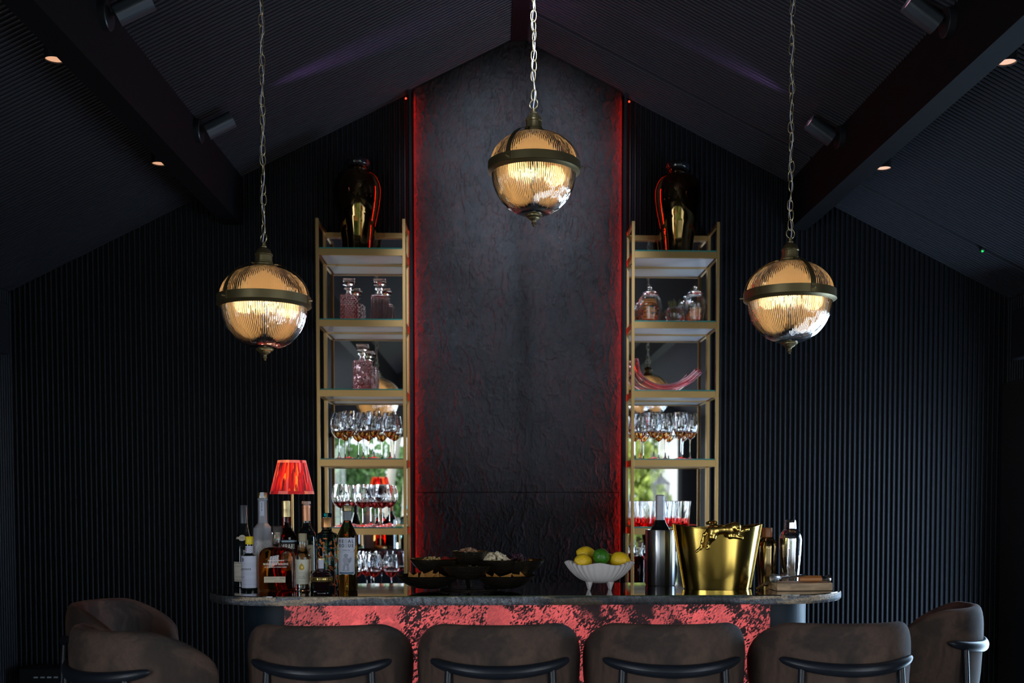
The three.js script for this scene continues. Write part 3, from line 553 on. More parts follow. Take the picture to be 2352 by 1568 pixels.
const swirl = (tint) => phy({ color: 0xffffff, roughness: 0.0, transmission: 1, thickness: 0.003, ior: 1.5, attenuationColor: lin(...tint), attenuationDistance: 0.0055 });
const swirlTex = dataTex(256, 128, (u, v) => { const k = 255 * Math.abs(Math.sin((u * 9 + v * 0.9) * Math.PI)); return [k, k, k]; }, false);
const amberGlass = swirl([0.88, 0.42, 0.06]), roseGlass = swirl([0.80, 0.07, 0.07]); amberGlass.bumpMap = roseGlass.bumpMap = swirlTex; amberGlass.bumpScale = roseGlass.bumpScale = 0.005;
const bowlGlass = M.crystal.clone(); bowlGlass.bumpMap = swirlTex; bowlGlass.bumpScale = 0.0006;
function stemGlass(name, label, group, h, r, tint, deep) {
  const t = thing(name, label, 'wine glass', [0, 0, 0], 0, group);
  const b0 = h * 0.44, o = smoothPts([[0.006, b0], [r * 0.62, b0 + (h - b0) * 0.13], [r * 0.98, b0 + (h - b0) * 0.42], [r * 0.96, b0 + (h - b0) * 0.68], [r * 0.80, h]], 5);
  const cut = Math.floor(o.length * 0.38), inn = (p, d) => [Math.max(0.0005, p[0] - d), p[1] + (p[0] < r * 0.6 ? d : 0)];
  const up = o.slice(cut), lo = o.slice(0, cut + 1);
  obj('bowl', lathe([...up, ...up.slice().reverse().map((p) => inn(p, 0.0011)), up[0]], 36, 1.2), bowlGlass, t);
  obj('tinted_base', lathe([[0, lo[0][1] - 0.004], ...lo, ...lo.slice().reverse().map((p) => inn(p, 0.0022)), [0, lo[0][1] + 0.004]], 36, 1.2), deep, t);
  obj('stem', lathe(smoothPts([[0.0055, b0 - 0.001], [0.0034, b0 * 0.75], [0.0032, b0 * 0.3], [0.0062, 0.010]], 4), 14, 1.5), M.crystal, t);
  obj('foot', lathe([[0, 0], [r * 0.80, 0], [r * 0.80, 0.0015], [0.012, 0.006], [0.006, 0.0105], [0, 0.0105]], 32), M.pinkCrystal, t);
  return t;
}
const ORD = ['leftmost', 'second from left', 'third from left', 'fourth from left', 'fifth from left', 'sixth from left', 'seventh from left'];
function row(first, spots, y) {
  const base = first.userData.label, order = spots.map((p) => p[0]).sort((a, b) => a - b);
  spots.forEach(([x, z], i) => { const o = i ? dup(first, [x, y, z], i * 0.7) : first; o.position.set(x, y, z); o.userData.label = base + ', ' + ORD[order.indexOf(x)]; });
}
const T = (i) => TIERS[i] + 0.0005;
row(stemGlass('amber_wine_glass', 'tall wine glass with amber swirled bowl, left shelf unit', 'amber wine glasses on the left shelf unit', 0.238, 0.043, 0, amberGlass), [[-0.862, 0.215], [-0.735, 0.215], [-0.922, 0.135], [-0.798, 0.13], [-0.660, 0.14]], T(2));
row(stemGlass('amber_wine_glass', 'tall wine glass with amber swirled bowl, right shelf unit', 'amber wine glasses on the right shelf unit', 0.238, 0.043, 0, amberGlass), [[0.690, 0.215], [0.828, 0.215], [0.632, 0.135], [0.762, 0.13], [0.890, 0.135]], T(2));
row(stemGlass('rose_wine_glass', 'round wine glass with rose red swirled bowl, left shelf unit', 'rose wine glasses on the left shelf unit', 0.214, 0.047, 0, roseGlass), [[-0.905, 0.20], [-0.795, 0.20], [-0.695, 0.20], [-0.742, 0.105]], T(1));
row(stemGlass('small_wine_glass', 'small rose tinted wine glass on the lowest left shelf', 'small rose wine glasses behind the bar', 0.205, 0.042, 0, roseGlass), [[-0.83, 0.215], [-0.74, 0.205], [-0.65, 0.215], [-0.785, 0.115]], T(0));
{ // tumblers
  const t = thing('tumbler', 'ribbed clear tumbler with red base, right shelf unit', 'tumbler', [0, 0, 0], 0, 'tumblers on the right shelf unit');
  const g = (pts) => { const gg = new THREE.LatheGeometry(pts.map(([r, y]) => V2(Math.max(r, 1e-4), y)), 60); const p = gg.attributes.position; for (let i = 0; i < p.count; i++) { const a = Math.atan2(p.getZ(i), p.getX(i)), k = 1 + 0.022 * Math.cos(a * 15); p.setX(i, p.getX(i) * k); p.setZ(i, p.getZ(i) * k); } gg.computeVertexNormals(); return toCreasedNormals(gg, 0.8); };
  obj('wall', g([[0.0345, 0.042], [0.0405, 0.128], [0.039, 0.129], [0.0325, 0.042]]), M.crystal, t);
  obj('red_base', g([[0, 0], [0.031, 0], [0.032, 0.004], [0.0345, 0.042], [0.0325, 0.042], [0.029, 0.016], [0, 0.013]]), swirl([0.95, 0.12, 0.11]), t);
  row(t, [[0.655, 0.21], [0.748, 0.215], [0.842, 0.205], [0.61, 0.13], [0.795, 0.12]], T(1));
}
function sweetJar(x, y, z, r, h, label, lid) {
  const t = thing('sweet_jar', label, 'jar', [x, y, z], 0.3);
  const o = smoothPts([[r * 0.66, 0.0], [r * 0.80, 0.006], [r * 0.98, h * 0.45], [r, h * 0.62], [r * 0.86, h * 0.86], [r * 0.62, h]], 5);
  const fl = (pts) => { const gg = new THREE.LatheGeometry(pts.map(([a, b]) => V2(Math.max(a, 1e-4), b)), 96); const p = gg.attributes.position; for (let i = 0; i < p.count; i++) { const a = Math.atan2(p.getZ(i), p.getX(i)), k = 1 + 0.012 * Math.cos(a * 28); p.setX(i, p.getX(i) * k); p.setZ(i, p.getZ(i) * k); } gg.computeVertexNormals(); return gg; };
  obj('body', fl([[0, 0], ...o, ...o.slice().reverse().map(([a, b]) => [a - 0.0025, Math.max(b, 0.006)]), [0, 0.006]]), M.crystal, t);
  if (lid) { const L = obj('lid', lathe([[0, h + 0.001], [r * 0.66, h + 0.001], [r * 0.68, h + 0.007], [r * 0.60, h + 0.012], [r * 0.40, h + 0.022], [0.008, h + 0.026], [0, h + 0.026]], 40), M.pinkCrystal, t); obj('knob', new THREE.SphereGeometry(0.0115, 14, 10).translate(0, h + 0.036, 0), M.crystal, L); }
  return t;
}
sweetJar(0.675, T(4), 0.155, 0.064, 0.145, 'lidded fluted glass jar holding coiled orange peel, left of the two', true);
sweetJar(0.908, T(4), 0.155, 0.060, 0.148, 'lidded fluted glass jar half filled with orange slices, right of the two', true);
sweetJar(0.797, T(4), 0.19, 0.049, 0.078, 'small open fluted glass pot with dried herbs, between the two jars', false);
{
  const peel = std({ color: lin(0.62, 0.26, 0.07), roughness: 0.7 }), slice = std({ color: lin(0.70, 0.34, 0.13), roughness: 0.6 }), herb = std({ color: lin(0.16, 0.15, 0.06), roughness: 0.9 });
  for (let i = 0; i < 11; i++) {
    const pts = [], r = rnd(0.026, 0.042), y = 0.014 + i * 0.0075, tl = rnd(-0.25, 0.25), ph = rnd(0, 6); for (let k = 0; k <= 14; k++) { const a = ph + k / 14 * 5.2; pts.push([r * Math.cos(a), y + r * tl * Math.sin(a) + 0.002 * k / 14, r * Math.sin(a)]); }
    one('orange_peel', tube(pts, 0.0036, 28, 6).scale(1, 1.3, 1), peel, 'strip of orange peel coiled in the left glass jar', 'peel', [0.675, T(4), 0.155], 0, 'orange peel strips in the left jar');
  }
  for (let i = 0; i < 9; i++) one('orange_slice', new THREE.CylinderGeometry(0.025, 0.025, 0.005, 20).rotateX(rnd(0.3, 1.3)).rotateY(rnd(0, 6)), slice, 'dried orange slice in the right glass jar', 'orange slice', [0.905 + rnd(-0.014, 0.014), T(4) + 0.032 + i * 0.0055, 0.155 + rnd(-0.014, 0.014)], 0, 'orange slices in the right jar');
  const tw = []; for (let i = 0; i < 26; i++) { const a = rnd(0, 6.28), b = rnd(0.2, 1), p1 = [0.015 * Math.cos(a) * b, 0.012, 0.015 * Math.sin(a) * b], p2 = [0.042 * Math.cos(a) * b, rnd(0.09, 0.125), 0.03 * Math.sin(a) * b]; tw.push(rod(p1, p2, 0.0008, 0.0006, 5)); for (let k = 0; k < 12; k++) { const f = rnd(0.5, 1), c = p1.map((q, j) => q + (p2[j] - q) * f); tw.push(rod(c, [c[0] + rnd(-.012, .012), c[1] + rnd(0, .012), c[2] + rnd(-.012, .012)], 0.0009, 0.0004, 4)); } }
  const hb = one('dried_herbs', merge(...tw), herb, 'bunch of dried olive green herb sprigs in the small glass pot', 'herbs', [0.797, T(4), 0.185]); hb.userData.kind = 'stuff';
}
{ // curved glass sculpture, a fluted glass arc
  const prof = []; for (let i = 0; i < 40; i++) { const a = i / 40 * Math.PI * 2, r = 1 + 0.22 * Math.cos(a * 5); prof.push([r * Math.cos(a), r * Math.sin(a)]); }
  const path = new THREE.CatmullRomCurve3([V(-0.175, 0.165, 0.0), V(-0.145, 0.075, 0.0), V(-0.075, 0.028, 0.0), V(0.02, 0.022, 0.0), V(0.10, 0.05, 0.0), V(0.172, 0.108, 0.0)]);
  const g = surface((u, v) => { const p = path.getPointAt(v), tg = path.getTangentAt(v), n = V(-tg.y, tg.x, 0), q = prof[Math.round(u * 40) % 40], w = (0.0165 + 0.006 * Math.abs(v - .5) * 2) * (v < 0.004 || v > 0.996 ? 0.4 : 1); return [p.x + n.x * q[0] * w * 0.85, p.y + n.y * q[0] * w * 0.85, p.z + q[1] * w * 1.9]; }, 40, 90);
  const gm = M.pinkCrystal.clone(); gm.attenuationColor = lin(0.92, 0.62, 0.66); gm.attenuationDistance = 0.03;
  one('glass_sculpture', g, gm, 'curved fluted pink glass sculpture, an upturned arc on the right shelf unit', 'sculpture', [0.765, T(3) + 0.0025, 0.15], 0.08);
}
{ // dark carafes on the lowest right shelf
  const wine = glassOf([0.32, 0.02, 0.03], 0.03);
  const mk = (x, z, label) => { const t = thing('carafe', label, 'carafe', [x, T(0), z], 0.2); obj('body', lathe([[0, 0], [0.033, 0], [0.036, 0.01], [0.036, 0.17], [0.026, 0.195], [0.0, 0.196]], 28), wine, t); obj('cut_base', rbox(0.078, 0.045, 0.078, 0.01, 0, 0.024, 0), crystalOf(cutTex, 0.006), t); obj('neck', lathe([[0.02, 0.195], [0.016, 0.215], [0.024, 0.236], [0.022, 0.236], [0.0145, 0.215], [0.018, 0.197]], 24), M.crystal, t); obj('stirrer', rod([0.004, 0.19, 0], [0.016, 0.262, 0], 0.0035), std({ color: lin(0.6, 0.66, 0.62), roughness: 0.4 }), t); };
  mk(0.622, 0.18, 'dark red carafe with cut glass base, nearer the stone panel'); mk(0.708, 0.16, 'dark red carafe with cut glass base, beside the steel wine cooler');
}

// ------------------------------------------------------------------ bottles on the bar
const BY = BT + 0.0006;
// label patch wrapped round a bottle, centred on the side that faces the viewer
const wrap = (r, y0, y1, half, r1 = r) => { const g = new THREE.CylinderGeometry(r1, r, y1 - y0, 28, 1, true, -half, 2 * half).translate(0, (y0 + y1) / 2, 0); return g; };
const labelM = (tex, alpha) => std({ map: tex, roughness: 0.65, transparent: !!alpha, alphaTest: alpha ? 0.4 : 0, side: THREE.DoubleSide });
const lines = (c, x, y, w, n, gap, col, th = 2) => { c.fillStyle = col; for (let i = 0; i < n; i++) { let p = x; while (p < x + w) { const l = rnd(3, 14); c.fillRect(p, y + i * gap, Math.min(l, x + w - p), th); p += l + rnd(2, 5); } } };
const foil = (r, g, b, ro = 0.32) => std({ color: lin(r, g, b), roughness: ro, metalness: 0.85 });
const corkM = std({ color: lin(0.42, 0.30, 0.18), roughness: 0.8 });

{ // dark liqueur bottle with cream label
  const t = thing('liqueur_bottle', 'dark liqueur bottle with cream label and fine cord, far left of the bar', 'bottle', [-1.062, BY, 1.66]);
  obj('glass', lathe(smoothPts([[0.0, 0.0], [0.033, 0.001], [0.036, 0.012], [0.036, 0.09], [0.033, 0.15], [0.021, 0.205], [0.0145, 0.235], [0.0135, 0.262]], 5), 36, 1.0), M.darkGlass, t);
  obj('capsule', lathe([[0.0142, 0.236], [0.0145, 0.30], [0.0135, 0.305], [0, 0.305]], 28), std({ color: lin(0.016, 0.02, 0.03), roughness: 0.35 }), t);
  const tx = canvasTex(256, 320, (c, w, h) => { c.fillStyle = '#d8d2c2'; c.fillRect(0, 0, w, h); c.fillStyle = '#222'; for (let i = 0; i < 26; i++) { c.fillRect(i * 10, 12, 6, 12); c.fillRect(i * 10, h - 30, 6, 12); } lines(c, 30, 62, 190, 2, 12, '#777', 5); c.fillStyle = '#444'; c.beginPath(); c.moveTo(128, 106); c.lineTo(142, 132); c.lineTo(114, 132); c.fill(); c.strokeStyle = '#b09a55'; c.lineWidth = 4; c.beginPath(); c.arc(150, 180, 22, 0, 7); c.stroke(); lines(c, 20, 158, 80, 2, 14, '#999', 3); lines(c, 30, 232, 190, 3, 14, '#888', 6); });
  obj('label', wrap(0.0366, 0.022, 0.095, 1.1), labelM(tx), t);
  const nt = canvasTex(192, 96, (c, w, h) => { c.clearRect(0, 0, w, h); c.fillStyle = '#cfc7b6'; c.beginPath(); c.ellipse(w / 2, h / 2, 42, 44, 0, 0, 7); c.fill(); c.fillRect(0, 34, w, 34); c.strokeStyle = '#6d6a55'; c.lineWidth = 3; for (const [x, y] of [[80, 34], [112, 34], [80, 64], [112, 64]]) { c.beginPath(); c.arc(x, y, 9, 0, 7); c.stroke(); } c.beginPath(); c.moveTo(84, 38); c.lineTo(108, 60); c.moveTo(108, 38); c.lineTo(84, 60); c.stroke(); });
  obj('neck_label', wrap(0.0292, 0.172, 0.196, 1.2, 0.0235), labelM(nt, true), t);
  obj('cord', tube([[0.013, 0.30, 0.006], [0.016, 0.25, 0.012], [0.026, 0.20, 0.022], [0.040, 0.15, 0.02], [0.04, 0.1, 0.02]], 0.0008, 24, 5), foil(0.5, 0.36, 0.2), t);
}
{ // bitters
  const t = thing('bitters_bottle', 'small bitters bottle with oversized white paper label and yellow cap', 'bottle', [-1.005, BY, 1.822]);
  obj('glass', lathe([[0, 0], [0.0265, 0], [0.0275, 0.004], [0.0275, 0.112], [0.024, 0.124], [0.0125, 0.136], [0.0115, 0.172], [0, 0.172]], 32), M.darkGlass, t);
  obj('cap', lathe([[0.0135, 0.166], [0.0142, 0.168], [0.0138, 0.191], [0.012, 0.194], [0, 0.194]], 28), std({ color: lin(0.78, 0.58, 0.01), roughness: 0.4 }), t);
  const tx = canvasTex(512, 512, (c, w, h) => { c.fillStyle = '#c3c5d6'; c.fillRect(0, 0, w, h); c.fillStyle = '#555a75'; c.beginPath(); c.ellipse(150, 62, 24, 34, 0, 0, 7); c.fill(); c.fillStyle = '#15151d'; c.font = 'italic bold 52px serif'; c.fillText('Angostura', 40, 224); lines(c, 60, 110, 400, 4, 20, '#8b8fa6', 3); lines(c, 60, 262, 400, 3, 18, '#8b8fa6', 3); lines(c, 70, 326, 120, 2, 16, '#3c3f52', 6); lines(c, 60, 372, 400, 5, 20, '#8b8fa6', 3); c.fillStyle = '#9aa0b8'; c.fillRect(0, h - 60, w, 5); });
  obj('label', wrap(0.0285, 0.010, 0.125, 1.7, 0.0287), labelM(tx), t);
  const nt = canvasTex(128, 128, (c, w, h) => { c.fillStyle = '#c6c8d8'; c.fillRect(0, 0, w, h); lines(c, 10, 20, 108, 2, 12, '#8a8ea4', 3); c.strokeStyle = '#777c96'; c.lineWidth = 4; c.beginPath(); c.arc(84, 70, 16, 0, 7); c.stroke(); c.fillStyle = '#a3564e'; c.fillRect(24, 60, 14, 22); lines(c, 10, 104, 108, 2, 10, '#8a8ea4', 3); });
  obj('neck_label', wrap(0.0140, 0.132, 0.160, 1.5, 0.0138), labelM(nt), t);
}
{ // tall frosted vodka bottle
  const t = thing('vodka_bottle', 'tall frosted white vodka bottle with etched bare branches', 'bottle', [-0.982, BY, 1.70]);
  const fr = phy({ color: lin(0.42, 0.43, 0.47), roughness: 0.5, transmission: 0.35, thickness: 0.02, ior: 1.3 });
  obj('glass', lathe(smoothPts([[0, 0], [0.032, 0.001], [0.0345, 0.01], [0.0345, 0.20], [0.031, 0.222], [0.021, 0.236], [0.0168, 0.248], [0.0163, 0.328]], 6).concat([[0, 0.328]]), 36, 0.9), fr, t);
  obj('collar', lathe([[0.0163, 0.322], [0.0182, 0.325], [0.0182, 0.330], [0.0165, 0.333]], 28), fr, t);
  const cap = obj('cap', lathe([[0.0172, 0.333], [0.0172, 0.350], [0.016, 0.352], [0, 0.352]], 28), foil(0.42, 0.30, 0.14), t);
  obj('tax_strip', merge(box(0.013, 0.019, 0.0008, 0.002, 0.343, 0.0172), box(0.013, 0.001, 0.016, 0.002, 0.3525, 0.009)), M.paper, cap);
  const nt = canvasTex(96, 320, (c, w, h) => { c.fillStyle = '#b9bed0'; c.fillRect(0, 0, w, h); c.save(); c.translate(66, 210); c.rotate(-Math.PI / 2); c.fillStyle = '#22283a'; c.font = 'bold 34px serif'; c.fillText('BELVEDERE', 0, 0, 190); c.restore(); });
  obj('neck_label', wrap(0.0172, 0.266, 0.320, 0.5), labelM(nt), t);
  const br = canvasTex(512, 640, (c, w, h) => { c.clearRect(0, 0, w, h); c.strokeStyle = '#eef0f5'; const grow = (x, y, a, l, d) => { if (d < 0) return; const nx = x + l * Math.cos(a), ny = y - l * Math.sin(a); c.lineWidth = 2 + d * 1.5; c.beginPath(); c.moveTo(x, y); c.lineTo(nx, ny); c.stroke(); grow(nx, ny, a + rnd(0.15, 0.65), l * rnd(0.72, 0.9), d - 1); grow(nx, ny, a - rnd(0.15, 0.65), l * rnd(0.72, 0.9), d - 1); }; for (const x of [60, 190, 320, 450]) { grow(x, h, 1.57 + rnd(-.2, .2), 120, 6); grow(x + 50, h * 0.66, 1.4, 70, 5); } });
  obj('etching', wrap(0.0351, 0.10, 0.205, 1.25), labelM(br, true), t);
}
{ // bourbon flask
  const t = thing('bourbon_bottle', 'broad amber bourbon bottle with rounded shoulders and dark wooden stopper', 'bottle', [-0.907, BY, 1.818], 0.02);
  const s = new THREE.Shape(), w = 0.058, h = 0.150; s.moveTo(-w + 0.006, 0.006); s.lineTo(w - 0.006, 0.006); s.quadraticCurveTo(w, 0.006, w, 0.014); s.lineTo(w, h * 0.66); s.bezierCurveTo(w, h * 0.98, w * 0.7, h, w * 0.28, h); s.lineTo(-w * 0.28, h); s.bezierCurveTo(-w * 0.7, h, -w, h * 0.98, -w, h * 0.66); s.lineTo(-w, 0.014); s.quadraticCurveTo(-w, 0.006, -w + 0.006, 0.006);
  obj('body', toCreasedNormals(new THREE.ExtrudeGeometry(s, { depth: 0.030, bevelEnabled: true, bevelThickness: 0.012, bevelSize: 0.0055, bevelSegments: 5, curveSegments: 14 }).translate(0, 0, -0.015), 0.9), glassOf([0.90, 0.40, 0.09], 0.06), t);
  obj('neck', lathe([[0.020, 0.152], [0.0165, 0.160], [0.0155, 0.200], [0.018, 0.204], [0.018, 0.209], [0.0125, 0.209], [0.0120, 0.165], [0, 0.160], [0, 0.152]], 28), M.crystal, t);
  obj('cork', lathe([[0, 0.186], [0.0115, 0.186], [0.0118, 0.2095], [0, 0.2095]], 20), corkM, t);
  obj('stopper', lathe([[0, 0.2095], [0.020, 0.2095], [0.0205, 0.212], [0.0205, 0.228], [0.019, 0.231], [0, 0.231]], 28), std({ color: lin(0.028, 0.018, 0.014), roughness: 0.55 }), t);
  const tx = canvasTex(512, 256, (c, W, H) => { c.clearRect(0, 0, W, H); c.textAlign = 'center'; c.fillStyle = '#f1e6d6'; c.font = 'italic bold 38px serif'; c.fillText("Distiller's Select", W / 2, 60); c.font = 'bold 56px serif'; c.fillText('WOODFORD RESERVE', W / 2, 140, 480); c.font = '30px serif'; c.fillText('KENTUCKY STRAIGHT BOURBON WHISKEY', W / 2, 190, 420); });
  obj('print', new THREE.PlaneGeometry(0.096, 0.046).translate(0, 0.094, 0.0276), labelM(tx, true), t);
  const lt = canvasTex(384, 110, (c, W, H) => { c.fillStyle = '#cfc0a6'; c.fillRect(0, 0, W, H); lines(c, 20, 24, 200, 2, 16, '#8d7a60', 5); lines(c, 280, 20, 90, 2, 20, '#6d5e4c', 9); lines(c, 190, 76, 150, 2, 14, '#8d7a60', 5); });
  obj('label', box(0.076, 0.0215, 0.0006, -0.004, 0.040, 0.0275), labelM(lt), t);
}
{ // red aperitif
  const t = thing('aperitif_bottle', 'clear bottle of red aperitif with ribbed gold cap, behind the bourbon', 'bottle', [-0.897, BY, 1.685]);
  obj('glass', lathe(smoothPts([[0, 0], [0.034, 0.001], [0.0365, 0.01], [0.0365, 0.165], [0.031, 0.20], [0.0195, 0.218], [0.0155, 0.24], [0.0155, 0.275]], 6).concat([[0, 0.275]]), 36, 0.9), glassOf([0.6, 0.05, 0.04], 0.04), t);
  obj('cap', lathe([[0.0168, 0.262], [0.0172, 0.268], [0.0165, 0.290], [0.0172, 0.292], [0.0165, 0.296], [0.0172, 0.300], [0.0165, 0.304], [0.0172, 0.308], [0.0168, 0.321], [0, 0.322]], 28), foil(0.52, 0.40, 0.20), t);
  const tx = canvasTex(768, 220, (c, w, h) => { c.fillStyle = '#140a0c'; c.fillRect(0, 0, w, h); c.fillStyle = '#9fb6c8'; c.fillRect(0, 14, w, 30); c.fillStyle = '#e9e4dc'; c.font = 'bold 120px sans-serif'; c.textAlign = 'center'; c.fillText('CAMPARI', w / 2, 170, 600); });
  obj('label', wrap(0.0372, 0.135, 0.178, 1.5), labelM(tx), t);
}
{ // wine bottle with copper capsule
  const t = thing('vermouth_bottle', 'dark wine bottle with copper capsule and cream label, right of the lamp stem', 'bottle', [-0.827, BY, 1.665]);
  obj('glass', lathe(smoothPts([[0, 0], [0.034, 0.001], [0.037, 0.01], [0.037, 0.165], [0.031, 0.202], [0.018, 0.226], [0.0148, 0.245], [0.0145, 0.29]], 6), 36, 0.9), M.darkGlass, t);
  obj('capsule', lathe([[0.0155, 0.247], [0.0155, 0.294], [0.0165, 0.298], [0.0165, 0.304], [0, 0.304]], 28), foil(0.60, 0.27, 0.15, 0.4), t);
  obj('stopper', lathe([[0, 0.304], [0.012, 0.304], [0.012, 0.308], [0.0165, 0.309], [0.0165, 0.319], [0.0155, 0.320], [0, 0.320]], 28), std({ color: lin(0.45, 0.27, 0.20), roughness: 0.5 }), t);
  const tx = canvasTex(256, 384, (c, w, h) => { c.fillStyle = '#b79f80'; c.fillRect(0, 0, w, h); c.strokeStyle = '#6a5234'; c.lineWidth = 5; c.strokeRect(10, 10, w - 20, h - 20); c.lineWidth = 5; c.strokeStyle = '#3a2a1c'; for (let i = 0; i < 5; i++) { c.beginPath(); c.moveTo(100 + i * 18, 120); c.quadraticCurveTo(150 + i * 8, 60, 120 + i * 24, 50); c.stroke(); } lines(c, 110, 178, 110, 1, 10, '#2c2018', 16); lines(c, 40, 230, 180, 6, 20, '#7a634a', 4); });
  obj('label', wrap(0.0376, 0.060, 0.158, 0.95), labelM(tx), t);
}
{ // small syrup bottle
  const t = thing('syrup_bottle', 'small clear bottle with cream label bearing a golden drop', 'bottle', [-0.813, BY, 1.83]);
  obj('glass', lathe(smoothPts([[0, 0], [0.0255, 0.001], [0.0265, 0.008], [0.0265, 0.115], [0.022, 0.132], [0.0145, 0.150], [0.0135, 0.185]], 5).concat([[0, 0.185]]), 32, 0.9), glassOf([0.93, 0.88, 0.72], 0.06), t);
  obj('cap', lathe([[0.0135, 0.176], [0.0152, 0.178], [0.0152, 0.202], [0.014, 0.205], [0, 0.205]], 28), std({ color: lin(0.33, 0.28, 0.17), roughness: 0.5 }), t);
  const tx = canvasTex(256, 448, (c, w, h) => { c.fillStyle = '#cdc9b8'; c.fillRect(0, 0, w, h); c.fillStyle = '#b3922c'; c.beginPath(); c.moveTo(w / 2, 60); c.bezierCurveTo(w / 2 + 70, 150, w / 2 + 40, 190, w / 2, 190); c.bezierCurveTo(w / 2 - 40, 190, w / 2 - 70, 150, w / 2, 60); c.fill(); c.fillStyle = '#e8da8a'; c.beginPath(); c.ellipse(w / 2 + 8, 140, 14, 24, 0, 0, 7); c.fill(); c.strokeStyle = '#8b8672'; c.lineWidth = 3; c.strokeRect(74, 226, 108, 44); lines(c, 86, 244, 84, 1, 8, '#8b8672', 6); lines(c, 84, 296, 88, 1, 8, '#6f6b58', 10); lines(c, 66, 330, 120, 1, 8, '#6f6b58', 10); lines(c, 50, 390, 150, 2, 14, '#a09b86', 3); });
  obj('label', wrap(0.0271, 0.024, 0.112, 1.1), labelM(tx), t);
}
{ // round liqueur bottle
  const t = thing('round_liqueur_bottle', 'squat round dark liqueur bottle with gold band and short neck', 'bottle', [-0.740, BY, 1.872]);
  obj('glass', lathe(smoothPts([[0, 0], [0.026, 0.001], [0.028, 0.006], [0.030, 0.012], [0.0385, 0.035], [0.0385, 0.052], [0.031, 0.070], [0.016, 0.080], [0.0125, 0.088], [0.0125, 0.108]], 6).concat([[0, 0.108]]), 40, 0.9), M.plum, t);
  obj('band', lathe([[0.0392, 0.036], [0.0402, 0.038], [0.0402, 0.051], [0.0392, 0.053]], 44), foil(0.60, 0.42, 0.14, 0.22), t);
  const tx = canvasTex(256, 48, (c, w, h) => { c.clearRect(0, 0, w, h); c.fillStyle = '#241a0a'; c.font = 'bold 40px serif'; c.textAlign = 'center'; c.fillText('CHAMBORD', w / 2, 38, 220); });
  obj('print', wrap(0.0404, 0.039, 0.050, 0.8), labelM(tx, true), t);
  obj('cap', lathe([[0.0128, 0.100], [0.0138, 0.102], [0.0138, 0.117], [0.012, 0.119], [0, 0.119]], 20), foil(0.5, 0.38, 0.2), t);
  obj('neck_label', merge(wrap(0.0144, 0.080, 0.113, 0.75)), std({ color: lin(0.50, 0.50, 0.60), roughness: 0.6, side: THREE.DoubleSide }), t);
}
{ // teal gin bottle
  const t = thing('gin_bottle', 'teal glass gin bottle with orange botanical print and copper neck', 'bottle', [-0.735, BY, 1.775]);
  obj('glass', lathe([[0, 0], [0.037, 0], [0.0395, 0.004], [0.0395, 0.192], [0.0375, 0.199], [0.034, 0.203], [0.021, 0.209], [0.018, 0.216], [0.0165, 0.228], [0.0165, 0.262], [0, 0.262]], 40, 0.9), glassOf([0.35, 0.68, 0.66], 0.06), t);
  obj('neck_foil', lathe([[0.0176, 0.226], [0.0178, 0.258], [0.0168, 0.260]], 28), foil(0.58, 0.27, 0.10, 0.38), t);
  obj('stopper', lathe([[0, 0.2625], [0.0175, 0.2625], [0.0182, 0.265], [0.0182, 0.276], [0.017, 0.278], [0, 0.278]], 14, 0.2), glassOf([0.02, 0.50, 0.55], 0.015), t);
  const tx = canvasTex(512, 640, (c, w, h) => { c.clearRect(0, 0, w, h); for (let i = 0; i < 150; i++) { c.save(); c.translate(rnd(0, w), rnd(0, h)); c.rotate(rnd(0, 6)); c.fillStyle = rnd() < 0.72 ? '#b5601c' : '#2b6a74'; c.beginPath(); c.ellipse(0, 0, rnd(14, 34), rnd(6, 13), 0, 0, 7); c.fill(); c.restore(); } });
  obj('print', wrap(0.0401, 0.012, 0.188, 1.5), labelM(tx, true), t);
}
